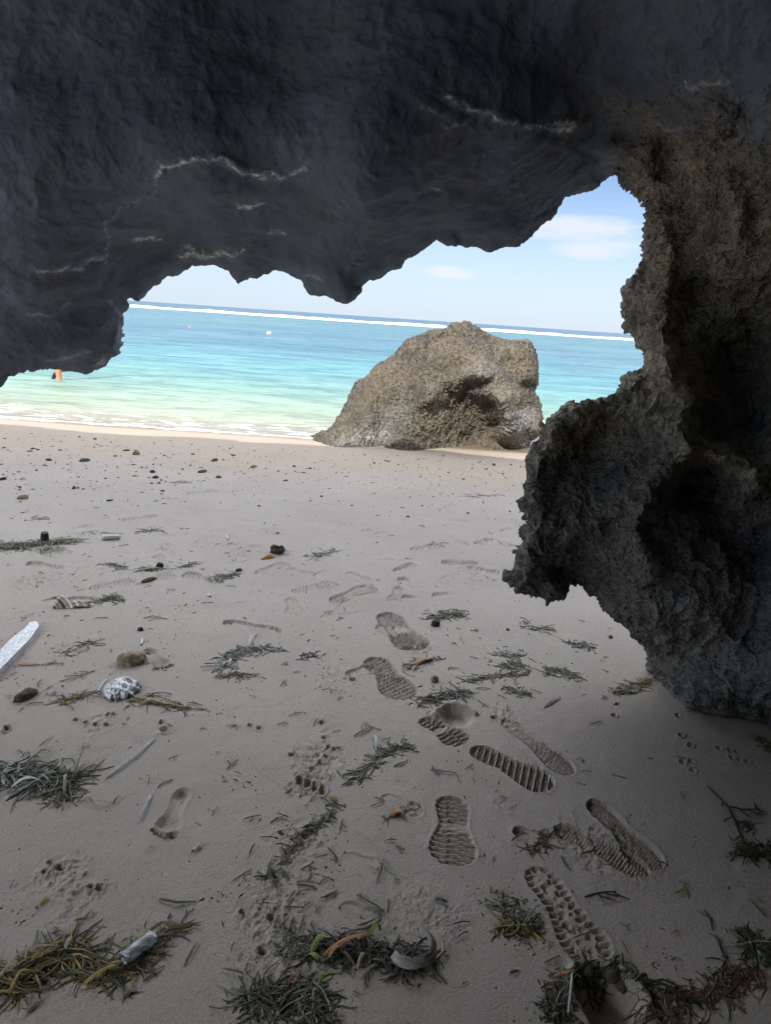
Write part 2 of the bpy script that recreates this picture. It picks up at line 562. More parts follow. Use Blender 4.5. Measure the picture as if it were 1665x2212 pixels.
    # a deep toe scoop with a pushed-up rim
    for (c, rx, ry, dp, ang) in (((985, 1548), 36, 24, .030, .2), ((1318, 2162), 56, 42, .055, 0), ((110, 1194), 30, 16, .02, 0)):
        g, s = px_scale(*c)
        ca, sa = math.cos(ang), math.sin(ang)
        dx, dy = (X - g[0]), (Y - g[1])
        u, v = (dx * ca + dy * sa) / (rx * s), (-dx * sa + dy * ca) / (ry * s * 1.5)
        d = np.hypot(u, v)
        m = np.nonzero(d < 2.2)[0]
        q = xy0(X[m], Y[m], 1)
        dd = d[m] + .22 * fbm(q * 20, 3, 91)
        h[m] += -dp * sst(1.05, .55, dd) + min(dp * .55, .016) * np.exp(-((dd - 1.2) / .16) ** 2) * (.55 + .45 * np.sign(v[m])) * (1 + .6 * fbm(q * 45, 2, 95))
    # toe digs beside the middle of the picture
    for j in range(4):
        g, s = px_scale(648 + j * 16, 1684 + j * 7)
        dd = np.hypot((X - g[0]) / .014, (Y - g[1]) / .022)
        mm = np.nonzero(dd < 2.6)[0]
        h[mm] += -.020 * sst(1.1, .5, dd[mm]) + .006 * np.exp(-((dd[mm] - 1.4) / .3) ** 2)
    # rough line of shell grit just above the water
    q = xy0(X, Y, 1)
    grit = sst(6.3, 7.6, Y) * sst(9.1, 8.7, Y)
    if grit.max() > 0:
        f1, _ = worley(np.stack([X * 16, Y * 16, 0 * X], 1), 51)
        h += grit * .013 * np.clip(.42 - f1, 0, 1) * 2.2 * np.clip(fbm(q * 1.5, 2, 53) * 2.5 + .35, 0, 1)
    fade = sst(12, 9.6, Y) * sst(9, 7, np.abs(X))
    z[idx] += h * fade
    return z

GRID = {}
def sand_z(x, y):
    """height of the finished beach sheet"""
    x = np.asarray(x, float); y = np.asarray(y, float)
    ys, us, Z = GRID['ys'], GRID['us'], GRID['Z']
    j = np.clip(np.searchsorted(ys, y) - 1, 0, len(ys) - 2)
    fy = np.clip((y - ys[j]) / (ys[j + 1] - ys[j]), 0, 1)
    u = x / np.sqrt(y ** 2 + .55 ** 2)
    k = np.clip(np.searchsorted(us, u) - 1, 0, len(us) - 2)
    fx = np.clip((u - us[k]) / (us[k + 1] - us[k]), 0, 1)
    return (Z[j, k] * (1 - fx) + Z[j, k + 1] * fx) * (1 - fy) + (Z[j + 1, k] * (1 - fx) + Z[j + 1, k + 1] * fx) * fy

def mat_sand():
    n = NT('beach_sand')
    p = n.pos()
    fine = n.noise(p, 300, 4, .75)
    mid = n.noise(p, 38, 4, .6)
    big = n.noise(p, 1.3, 4, .55)
    sp = n.n('ShaderNodeSeparateXYZ'); n.l(p, sp.inputs[0])
    base = n.mix(n.ramp(fine, [(.32, 0.0), (.68, 1.0)]), (.275, .248, .220), (.505, .463, .418))
    base = n.mix(n.math('MULTIPLY', n.ramp(big, [(.35, 0.0), (.7, 1.0)]), .35), base, (.29, .262, .230))
    base = n.mix(n.math('MULTIPLY', n.ramp(mid, [(.60, 0.0), (.78, 1.0)]), .35), base, (.20, .175, .145))
    # warmer tone towards the strand line and the wet edge beyond it
    mr = n.n('ShaderNodeMapRange', interpolation_type='SMOOTHSTEP')
    mr.inputs['From Min'].default_value = 6.4; mr.inputs['From Max'].default_value = 8.3
    n.l(n.math('ADD', sp.outputs[1], n.math('MULTIPLY', n.noise(p, .8, 3), 1.2)), mr.inputs['Value'])
    base = n.mix(n.math('MULTIPLY', mr.outputs[0], .55), base, (.40, .31, .225))
    wet = n.n('ShaderNodeMapRange', interpolation_type='SMOOTHSTEP')
    wet.inputs['From Min'].default_value = 8.95; wet.inputs['From Max'].default_value = 9.2
    n.l(sp.outputs[1], wet.inputs['Value'])
    base = n.mix(wet.outputs[0], base, (.20, .155, .11))
    rough = n.math('SUBTRACT', .92, n.math('MULTIPLY', wet.outputs[0], .55))
    b1 = n.bump(n.noise(p, 260, 3, .75), .7, .004)
    b2 = n.bump(n.noise(p, 120, 4, .7), .75, .007, b1)
    return n.finish(n.pbsdf(base, rough, .25, b2))

def build_ground():
    d = np.arange(262, 1620, 2.1)
    ang = PITCH - np.arctan((419.4 - d) / F0)
    ys = 1.5 / np.tan(ang)
    ys = ys[(ys > .62) & (ys < 11)][::-1]
    ys = np.sort(ys)
    front = np.concatenate([np.arange(-9, .0, .5), np.arange(0, ys[0] - .03, .06)])
    back = ys[-1] * 1.06 ** np.arange(1, 112)
    ys = np.concatenate([front, ys, back])
    uu = np.arange(-.66, .66, 2.1 / F0)
    e = .66 * 1.09 ** np.arange(1, 36)
    us = np.concatenate([-e[::-1], uu, e])
    w = np.sqrt(ys ** 2 + .55 ** 2)
    X = us[None, :] * w[:, None]
    Y = np.repeat(ys[:, None], len(us), 1)
    Z = sand_height(X.ravel(), Y.ravel())
    V = np.stack([X.ravel(), Y.ravel(), Z], 1)
    ny, nx = len(ys), len(us)
    GRID.update(ys=ys, us=us, Z=Z.reshape(ny, nx))
    i = (np.arange(ny - 1)[:, None] * nx + np.arange(nx - 1)[None, :]).ravel()
    Fc = np.stack([i, i + 1, i + nx + 1, i + nx], 1)
    me = make_mesh('beach', V, Fc)
    return tag(add_obj('beach', me, mat_sand()), 'grey brown damp sand covered in shoe and foot prints', None, None, 'structure')

# ------------------------------------------------------------------ sea
Z_SEA = -0.115
def mat_sea():
    n = NT('sea_water')
    p = n.pos()
    foam = n.attr('foam').outputs['Fac']
    colr = n.attr('tint').outputs['Color']
    # streaks of ripples at several sizes
    s1 = n.noise(n.scaled(p, (1.9, 6.0, 1)), 1.0, 5, .62, .5)
    s2 = n.noise(n.scaled(p, (.38, 1.25, 1)), 1.0, 5, .65, .4)
    s3 = n.noise(n.scaled(p, (.05, .16, 1)), 1.0, 5, .65, .3)
    st = n.math('ADD', n.math('MULTIPLY', s1, .35), n.math('ADD', n.math('MULTIPLY', s2, .4), n.math('MULTIPLY', s3, .25)))
    c = n.mix(n.ramp(st, [(.41, 0.0), (.50, .5), (.59, 1.0)]), n.mix(.50, colr, (.004, .045, .10)), n.mix(.20, colr, (.42, .62, .62)))
    c = n.mix(n.attr('calm').outputs['Fac'], c, colr)
    lace = n.noise(n.scaled(p, (2.2, 5.0, 1)), 1.0, 7, .68, .9)
    fm = n.n('ShaderNodeMapRange', interpolation_type='SMOOTHSTEP')
    n.l(n.math('ADD', foam, n.math('MULTIPLY', n.math('SUBTRACT', lace, .5), 2.2)), fm.inputs['Value'])
    fm.inputs['From Min'].default_value = .38; fm.inputs['From Max'].default_value = .66
    fac = n.math('MULTIPLY', fm.outputs[0], n.ramp(foam, [(.02, 0.0), (.15, 1.0)]))
    c = n.mix(fac, c, (.60, .62, .64))
    b1 = n.bump(s1, .55, .10)
    b2 = n.bump(n.noise(n.scaled(p, (3.0, 9.0, 1)), 1.0, 4, .6, .5), .45, .03, b1)
    b3 = n.bump(s2, .5, .35, b2)
    dif = n.n('ShaderNodeBsdfDiffuse'); n.l(c, dif.inputs['Color']); n.l(b3, dif.inputs['Normal'])
    gl = n.n('ShaderNodeBsdfGlossy'); gl.inputs['Roughness'].default_value = .16; n.l(b3, gl.inputs['Normal'])
    gl.inputs['Color'].default_value = (.9, .95, 1, 1)
    fr = n.n('ShaderNodeFresnel'); fr.inputs['IOR'].default_value = 1.33; n.l(b3, fr.inputs['Normal'])
    mx = n.n('ShaderNodeMixShader')
    n.l(n.math('MULTIPLY', n.math('MULTIPLY', n.math('MINIMUM', fr.outputs[0], .5), .55), n.math('SUBTRACT', 1, n.math('MULTIPLY', fac, .85))), mx.inputs[0])
    n.l(dif.outputs[0], mx.inputs[1]); n.l(gl.outputs[0], mx.inputs[2])
    return n.finish(mx)

TINT_Y = np.array([9.0, 9.8, 10.6, 12.2, 15, 19, 24, 32, 45, 65, 100, 150, 185, 215, 300, 5000])
TINT = np.array([(.22, .185, .14), (.25, .24, .19), (.33, .335, .20), (.27, .345, .20), (.165, .305, .225), (.095, .262, .250), (.054, .205, .230), (.030, .142, .188),
                 (.022, .105, .155), (.024, .115, .150), (.028, .125, .148), (.03, .11, .125), (.028, .09, .11), (.012, .05, .09), (.008, .04, .08), (.01, .05, .11)])

def build_sea():
    ys = np.concatenate([np.arange(8.5, 11.2, .02), 11.2 * 1.008 ** np.arange(0, 150), 37 * 1.05 ** np.arange(0, 110)])
    uu = np.arange(-.72, .72, .004)
    e = .72 * 1.12 ** np.arange(1, 22)
    us = np.concatenate([-e[::-1], uu, e])
    X = (us[None, :] * ys[:, None]).ravel()
    Y = np.repeat(ys[:, None], len(us), 1).ravel()
    q = xy0(X, Y, 1)
    z = np.full(len(X), Z_SEA)
    near = Y < 40
    # small waves collapsing on the beach
    z += .012 * fbm(np.stack([X * .9, Y * 3.2, 0 * X], 1), 3, 11) * sst(9.3, 10.5, Y) * sst(80, 20, Y)
    wl = np.zeros(len(X))
    for (yc, amp, wd, sd) in ((9.78, .060, .12, 3), (10.45, .055, .18, 4), (9.42, .028, .08, 5), (11.5, .04, .25, 6), (13.4, .04, .3, 7)):
        c = yc + .16 * gnoise(np.stack([X * .45, 0 * X, 0 * X], 1), sd) + .05 * gnoise(np.stack([X * 1.6, 0 * X, 0 * X], 1), sd + 20)
        am = np.clip(.35 + 1.3 * gnoise(np.stack([X * .38, 0 * X + 3, 0 * X], 1), sd + 40), 0, 1)
        dy = Y - c
        ww = np.where(dy < 0, wd * .55, wd * 1.3)
        wl += amp * am * np.exp(-(dy / ww) ** 2)
    z += wl
    # swash climbing and thinning out on the sand
    edge = shore(X) + .10 * gnoise(np.stack([X * .5, 0 * X, 0 * X + 9], 1), 12) + .03 * gnoise(np.stack([X * 2.2, 0 * X, 0 * X], 1), 13)
    film = base_height(X, Y) + .006
    z = np.where(Y < edge, base_height(X, Y) - .05 * sst(edge, edge - .10, Y) + .004, np.maximum(z, film + .004))
    foam = np.zeros(len(X))
    foam = np.maximum(foam, 1.0 * np.exp(-((Y - edge - .04) / .05) ** 2))
    foam = np.maximum(foam, .40 * sst(9.15, 9.3, Y) * sst(11.2, 9.9, Y))
    foam = np.maximum(foam, np.clip(wl / .05, 0, 1) * .35)
    foam *= 1 - .65 * sst(.02, .045, wl) * (Y < 11)
    foam = np.maximum(foam, .12 * sst(12, 10.4, Y))
    tint = np.stack([np.interp(np.log(Y), np.log(TINT_Y), TINT[:, k]) for k in range(3)], 1)
    # darker reef and weed patches on the bottom
    patch = fbm(np.stack([X * .045, Y * .10, 0 * X], 1), 4, 23)
    pm = sst(.02, .35, patch) * sst(17, 26, Y) * .55
    tint = tint * (1 - pm[:, None]) + np.array([.012, .085, .17]) * pm[:, None]
    pm2 = sst(.05, .3, fbm(np.stack([X * .012, Y * .07, 0 * X + 5], 1), 4, 29)) * sst(40, 80, Y) * .4 * (Y < 200)
    tint = tint * (1 - pm2[:, None]) + np.array([.05, .14, .15]) * pm2[:, None]
    calm = sst(10.9, 9.6, Y)
    ny, nx = len(ys), len(us)
    i = (np.arange(ny - 1)[:, None] * nx + np.arange(nx - 1)[None, :]).ravel()
    Fc = np.stack([i, i + 1, i + nx + 1, i + nx], 1)
    me = make_mesh('sea', np.stack([X, Y, z], 1), Fc)
    fattr(me, 'foam', foam); cattr(me, 'tint', tint); fattr(me, 'calm', calm)
    tag(add_obj('sea', me, mat_sea()), 'turquoise lagoon water paling to yellow green at the shore', None, None, 'structure')

    # surf breaking on the outer reef
    xs = np.arange(-170, 190, .8)
    t = np.linspace(0, 1, 14)
    V, Fq = [], []
    base = 0
    nf = NT('white_surf')
    pp = nf.pos()
    surf_mat = nf.finish(nf.pbsdf(nf.mix(nf.ramp(nf.noise(nf.scaled(pp, (.35, .6, 1.4)), 1, 5, .65), [(.36, 0.0), (.5, 1.0)]), (.42, .56, .60), (.82, .84, .85)), .9, .1))
    for (y0, hm, dp, sd) in ((186, .42, 6, 1), (203, .72, 7, 2), (228, .55, 7, 3)):
        q = np.stack([xs * .045, 0 * xs, 0 * xs + sd * 5], 1)
        amp = np.clip(.45 + 1.2 * fbm(q, 4, sd), .0, 1.3) * hm * (1 + .35 * gnoise(q * 9, sd + 8))
        if sd == 2: amp = np.maximum(amp, .13)
        cy = y0 + 5 * gnoise(q * .6, sd + 50)
        for k, tt in enumerate(t):
            prof = math.sin(math.pi * tt) ** .7
            nzv = 1 + .5 * gnoise(np.stack([xs * .5, 0 * xs + tt * 4, 0 * xs], 1), sd + 90)
            V.append(np.stack([xs, cy + (tt - .5) * dp, Z_SEA - .25 + (amp * prof * nzv) + .20 * (amp > .06)], 1))
        n0 = len(xs)
        for k in range(len(t) - 1):
            a = base + k * n0 + np.arange(n0 - 1)
            Fq.append(np.stack([a, a + 1, a + n0 + 1, a + n0], 1))
        base += n0 * len(t)
    me = make_mesh('surf', np.concatenate(V), np.concatenate(Fq))
    tag(add_obj('surf', me, surf_mat), 'white surf breaking along the outer reef below the horizon', 'surf', None, 'stuff')

# ------------------------------------------------------------------ rock masses modelled as relief with a back
def seg_dist(PX, PY, poly, closed=True):
    """unsigned distance, nearest point and inside flag for points against a polyline"""
    n = len(PX)
    best = np.full(n, 1e18); bx = np.zeros(n); by = np.zeros(n)
    inside = np.zeros(n, bool)
    P = np.asarray(poly, float)
    Q = np.roll(P, -1, 0) if closed else P[1:]
    if not closed: P = P[:-1]
    for (ax, ay), (cx, cy) in zip(P, Q):
        dx, dy = cx - ax, cy - ay
        L = dx * dx + dy * dy + 1e-12
        t = np.clip(((PX - ax) * dx + (PY - ay) * dy) / L, 0, 1)
        qx, qy = ax + t * dx, ay + t * dy
        d = (PX - qx) ** 2 + (PY - qy) ** 2
        m = d < best
        best = np.where(m, d, best); bx = np.where(m, qx, bx); by = np.where(m, qy, by)
        if closed:
            c = ((ay > PY) != (cy > PY))
            if dy != 0:
                c &= PX < (PY - ay) / dy * dx + ax
                inside ^= c
    return np.sqrt(best), bx, by, inside

def crag(poly, amp=.13, rng=None, minlen=5):
    """roughen a traced outline between its traced points"""
    out = [np.array(p, float) for p in poly]
    for _ in range(2):
        res = []
        for a, b in zip(out, out[1:] + out[:1]):
            res.append(a)
            d = b - a; L = np.hypot(*d)
            if minlen < L < 70:
                nrm = np.array([-d[1], d[0]])
                res.append(a + d * rng.uniform(.4, .6) + nrm * rng.uniform(-amp, amp))
        out = res
    return [tuple(p) for p in out]

def tps(ctrl):
    C = np.array(ctrl, float)
    xy = C[:, :2] / 1000.0; z = C[:, 2]
    def U(r2): return np.where(r2 > 0, r2 * np.log(r2 + 1e-12), 0)
    n = len(C)
    d2 = ((xy[:, None] - xy[None]) ** 2).sum(2)
    A = np.zeros((n + 3, n + 3))
    A[:n, :n] = U(d2) + np.eye(n) * 2e-3
    A[:n, n] = 1; A[:n, n + 1:] = xy
    A[n, :n] = 1; A[n + 1:, :n] = xy.T
    w = np.linalg.solve(A, np.concatenate([z, [0, 0, 0]]))
    def f(px, py):
        x, y = px / 1000.0, py / 1000.0
        out = w[n] + w[n + 1] * x + w[n + 2] * y
        for k in range(n):
            out = out + w[k] * U((x - xy[k, 0]) ** 2 + (y - xy[k, 1]) ** 2)
        return out
    return f

def strokes(PX, PY, lst, wob=None):
    """sum of soft ridges (positive = towards the viewer)"""
    out = np.zeros(len(PX))
    for pts, rad, amp in lst:
        P = np.array(pts, float)
        x0, y0 = P.min(0) - 3 * rad; x1, y1 = P.max(0) + 3 * rad
        m = np.nonzero((PX > x0) & (PX < x1) & (PY > y0) & (PY < y1))[0]
        if len(m) == 0: continue
        if len(P) == 1: d = np.hypot(PX[m] - P[0, 0], PY[m] - P[0, 1])
        else: d, _, _, _ = seg_dist(PX[m], PY[m], P, False)
        out[m] += amp * np.exp(-(d / rad) ** 2)
    return out

def relief(xs, ys, poly, solid_inside, Zf, r_fn, T_fn):
    """closed rock: front relief and rounded back meeting on the outline. returns V, F, px, py, edge distance, number of front verts"""
    PX, PY = [a.ravel() for a in np.meshgrid(xs, ys)]
    d, bx, by, ins = seg_dist(PX, PY, poly)
    solid = ins if solid_inside else ~ins
    nx, ny = len(xs), len(ys)
    i = (np.arange(ny - 1)[:, None] * nx + np.arange(nx - 1)[None, :]).ravel()
    quad = np.stack([i, i + nx, i + nx + 1, i + 1], 1)
    keep = solid[quad].any(1)
    quad = quad[keep]
    used = np.zeros(len(PX), bool); used[quad.ravel()] = True
    out = used & ~solid
    PX = np.where(out, bx, PX); PY = np.where(out, by, PY)
    d = np.where(out, 0, d)
    ids = np.nonzero(used)[0]
    remap = np.full(len(PX), -1); remap[ids] = np.arange(len(ids))
    Fq = remap[quad]
    px, py, d, edge = PX[ids], PY[ids], d[ids], out[ids]
    Z0 = Zf(px, py)
    dm = d * Z0 / F0
    r = r_fn(px, py); T = T_fn(px, py)
    k = np.clip(dm / r, 0, 1)
    Z1 = Z0 + r * (1 - np.sqrt(1 - (1 - k) ** 2))
    k2 = np.clip(dm / T, 0, 1)
    Z2 = Z0 + r + T * np.sqrt(1 - (1 - k2) ** 2)
    Vf = unproj(px, py, Z1)
    bi = np.nonzero(~edge)[0]
    mapb = np.arange(len(px)); mapb[bi] = len(px) + np.arange(len(bi))
    Vb = unproj(px[bi], py[bi], Z2[bi])
    V = np.concatenate([Vf, Vb])
    Fall = np.concatenate([Fq, mapb[Fq][:, ::-1]])
    return V, Fall, px, py, d, bi

def karst(P, amp1, amp2, amp3, seed=0, s1=9.0, s2=21.0):
    """sharp-rimmed solution pits of weathered coral limestone"""
    w = np.stack([gnoise(P * 7, seed + 1), gnoise(P * 7 + 9, seed + 2), gnoise(P * 7 + 5, seed + 3)], 1)
    Q = P + .045 * w
    Q = Q + .016 * np.stack([gnoise(P * 24, seed + 11), gnoise(P * 24 + 9, seed + 12), gnoise(P * 24 + 5, seed + 13)], 1)
    def comb(R, k):                      # thin sharp walls between hollowed cells
        f1, f2 = worley(R, k)
        e = np.clip((f2 - f1) / .75, 0, 1)
        return e * (2 - e)
    m = .55 + .9 * np.clip(fbm(P * 2.6, 2, seed + 20) + .25, 0, 1)
    rid = fbm(Q * 18, 4, seed + 6, ridged=True)
    return -amp1 * comb(Q * np.array([1, 1, .72]) * s1, seed + 4) * m - amp2 * comb(Q * s2, seed + 5) - .45 * amp2 * comb(Q * s2 * 2.1, seed + 7) + amp3 * rid

def mat_rock(name, dark, lightc, tan, white=None, bump=.6, scale=1.0):
    n = NT(name)
    p = n.pos()
    a = n.noise(p, 3.0 * scale, 6, .62, .4)
    b = n.noise(p, 17 * scale, 5, .65, .2)
    c = n.noise(p, 70 * scale, 4, .65)
    col = n.mix(n.ramp(a, [(.36, 0.0), (.62, 1.0)]), dark, lightc)
    col = n.mix(n.math('MULTIPLY', n.ramp(n.noise(p, 1.6 * scale, 4, .6), [(.42, 0.0), (.62, 1.0)]), .75), col, tan)
    col = n.mix(n.math('MULTIPLY', n.ramp(b, [(.45, 0.0), (.68, 1.0)]), .55), col, n.mix(.5, lightc, tan))
    col = n.mix(n.math('MULTIPLY', n.ramp(c, [(.34, 1.0), (.52, 0.0)]), .5), col, tuple(v * .6 for v in dark))
    if white:
        at = n.attr('crust_and_glint').outputs['Fac']
        br = n.math('MULTIPLY', at, n.ramp(n.noise(p, 26, 5, .7, .6), [(.38, .15), (.56, 1.0)]))
        col = n.mix(br, col, white)
    wn = n.n('ShaderNodeTexNoise'); wn.inputs['Scale'].default_value = 12; wn.inputs['Detail'].default_value = 3; n.l(p, wn.inputs['Vector'])
    wv = n.n('ShaderNodeVectorMath', operation='MULTIPLY_ADD'); n.l(wn.outputs['Color'], wv.inputs[0]); wv.inputs[1].default_value = (.07, .07, .07); n.l(p, wv.inputs[2])
    vo = n.n('ShaderNodeTexVoronoi', feature='F1'); vo.inputs['Scale'].default_value = 20; n.l(wv.outputs[0], vo.inputs['Vector'])
    vo2 = n.n('ShaderNodeTexVoronoi', feature='F1'); vo2.inputs['Scale'].default_value = 46; n.l(wv.outputs[0], vo2.inputs['Vector'])
    pits = n.math('ADD', n.math('MINIMUM', vo.outputs['Distance'], .5), n.math('MULTIPLY', n.math('MINIMUM', vo2.outputs['Distance'], .5), .6))
    nb = n.bump(pits, 1.0, .07)
    nb = n.bump(b, bump, .03 / scale, nb)
    nb = n.bump(c, bump, .014 / scale, nb)
    return n.finish(n.pbsdf(col, .9, .2, nb))

def mat_cave():
    n = NT('cave_limestone')
    p = n.pos()
    k = n.attr('karst').outputs['Fac']
    a = n.noise(p, 2.6, 6, .62, .4)
    b = n.noise(p, 20, 5, .65, .3)
    c = n.noise(p, 85, 4, .65)
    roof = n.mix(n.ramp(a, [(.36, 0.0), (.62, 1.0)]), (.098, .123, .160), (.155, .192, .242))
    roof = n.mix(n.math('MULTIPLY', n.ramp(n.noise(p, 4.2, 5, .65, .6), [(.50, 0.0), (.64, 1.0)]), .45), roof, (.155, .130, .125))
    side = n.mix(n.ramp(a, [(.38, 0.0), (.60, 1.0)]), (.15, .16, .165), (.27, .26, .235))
    # dry tan stone above, dark algae-stained stone in reach of the tide
    sp = n.n('ShaderNodeSeparateXYZ'); n.l(p, sp.inputs[0])
    hi = n.n('ShaderNodeMapRange', interpolation_type='SMOOTHSTEP')
    hi.inputs['From Min'].default_value = .75; hi.inputs['From Max'].default_value = 1.35
    n.l(n.math('ADD', sp.outputs[2], n.math('MULTIPLY', n.math('SUBTRACT', a, .5), .9)), hi.inputs['Value'])
    side = n.mix(n.math('MULTIPLY', hi.outputs[0], n.ramp(n.noise(p, 1.7, 4, .6), [(.36, .2), (.58, .95)])), side, (.52, .445, .32))
    side = n.mix(n.math('MULTIPLY', n.ramp(b, [(.40, 1.0), (.54, 0.0)]), .5), side, (.09, .095, .095))
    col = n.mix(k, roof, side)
    col = n.mix(n.math('MULTIPLY', n.ramp(c, [(.32, 1.0), (.47, 0.0)]), .22), col, (.09, .09, .09))
    at = n.attr('crust_and_glint').outputs['Fac']
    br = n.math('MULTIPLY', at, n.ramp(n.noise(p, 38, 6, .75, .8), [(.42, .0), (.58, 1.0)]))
    col = n.mix(br, col, (.78, .80, .80))  # pale glints of ledge edges put into the rock colour
    wn = n.n('ShaderNodeTexNoise'); wn.inputs['Scale'].default_value = 22; wn.inputs['Detail'].default_value = 3; n.l(p, wn.inputs['Vector'])
    wv = n.n('ShaderNodeVectorMath', operation='MULTIPLY_ADD'); n.l(wn.outputs['Color'], wv.inputs[0]); wv.inputs[1].default_value = (.035, .035, .035); n.l(p, wv.inputs[2])
    pits = None
    for sc_, am in ((34, 1.0), (75, .5)):
        vo = n.n('ShaderNodeTexVoronoi', feature='F1'); vo.inputs['Scale'].default_value = sc_
        n.l(wv.outputs[0], vo.inputs['Vector'])
        q = n.math('MULTIPLY', n.math('MINIMUM', vo.outputs['Distance'], .55), am)
        pits = q if pits is None else n.math('ADD', pits, q)
    pb = n.bump(n.math('MULTIPLY', pits, n.math('ADD', .05, n.math('MULTIPLY', k, .95))), 1.0, .045)
    nb = n.bump(n.math('MULTIPLY', b, n.math('ADD', .25, n.math('MULTIPLY', k, .75))), .8, .024, pb)
    nb = n.bump(n.math('MULTIPLY', c, n.math('ADD', .2, k)), .7, .009, nb)
    return n.finish(n.pbsdf(col, .9, .2, nb))

CAVE_ROOF = [(-60, 858), (0, 829), (15, 811), (40, 803), (80, 799), (120, 798), (165, 800), (184, 804), (210, 794), (220, 784), (235, 774), (261, 761), (259, 756), (270, 744), (267, 729), (262, 711),
    (264, 696), (260, 681), (272, 669), (279, 660), (273, 645), (280, 640), (290, 643), (300, 649), (310, 641), (315, 631), (322, 621), (345, 609), (357, 596), (385, 589), (400, 579), (412, 570), (425, 571), (450, 573),
    (470, 573), (492, 582), (505, 594), (517, 614), (524, 607), (537, 604), (555, 601), (570, 591), (590, 585), (610, 587), (622, 596), (650, 605), (655, 614), (662, 624), (675, 634), (690, 638),
    (715, 644), (735, 649), (755, 652), (765, 644), (777, 629), (775, 618), (790, 606), (815, 600), (832, 586), (862, 574), (880, 550), (902, 540), (907, 538), (917, 534), (927, 525), (945, 515), (955, 523), (967, 530),
    (985, 528), (990, 516), (995, 523), (1007, 531), (1045, 538), (1082, 534), (1122, 532), (1132, 521), (1152, 500), (1177, 484), (1195, 465), (1210, 443), (1217, 423), (1232, 415), (1262, 408),
    (1290, 400), (1297, 388), (1310, 377)]
CAVE_SIDE = [(1331, 375), (1332, 395), (1342, 408), (1360, 415), (1372, 428), (1390, 434), (1391, 440), (1397, 456), (1395, 479), (1393, 502), (1391, 536), (1388, 566), (1378, 579), (1372, 592), (1357, 607),
    (1350, 626), (1357, 649), (1352, 664), (1350, 679), (1354, 694), (1348, 705), (1357, 715), (1369, 722), (1374, 739), (1384, 762), (1389, 777), (1388, 792), (1384, 799), (1369, 799), (1354, 807), (1342, 826),
    (1335, 841), (1320, 853), (1308, 862), (1271, 866), (1248, 879), (1233, 881), (1214, 892), (1206, 897), (1188, 911), (1171, 914), (1167, 924), (1167, 943), (1163, 961), (1152, 980), (1140, 995), (1139, 1014),
    (1135, 1033), (1127, 1048), (1129, 1071), (1114, 1078), (1116, 1090), (1129, 1109), (1137, 1122), (1127, 1144), (1129, 1154), (1125, 1177), (1118, 1195), (1114, 1214), (1103, 1229), (1091, 1243), (1093, 1252),
    (1112, 1269), (1123, 1278), (1150, 1290), (1176, 1297), (1191, 1300), (1203, 1294), (1218, 1288), (1222, 1277), (1229, 1263), (1244, 1258), (1256, 1256), (1263, 1267), (1274, 1282), (1291, 1295), (1297, 1309),
    (1316, 1328), (1331, 1346), (1354, 1361), (1361, 1377), (1380, 1388), (1395, 1403), (1401, 1418), (1399, 1448), (1403, 1467), (1410, 1505), (1440, 1560), (1490, 1610), (1560, 1650), (1640, 1670)]

def axis(lo, hi, step, ext_lo, ext_hi, grow=1.12):
    core = np.arange(lo, hi, step)
    a, s, left = lo, step, []
    while a > ext_lo:
        s *= grow; a -= s; left.append(a)
    a, s, right = core[-1], step, []
    while a < ext_hi:
        s *= grow; a += s; right.append(a)
    return np.concatenate([left[::-1], core, right])

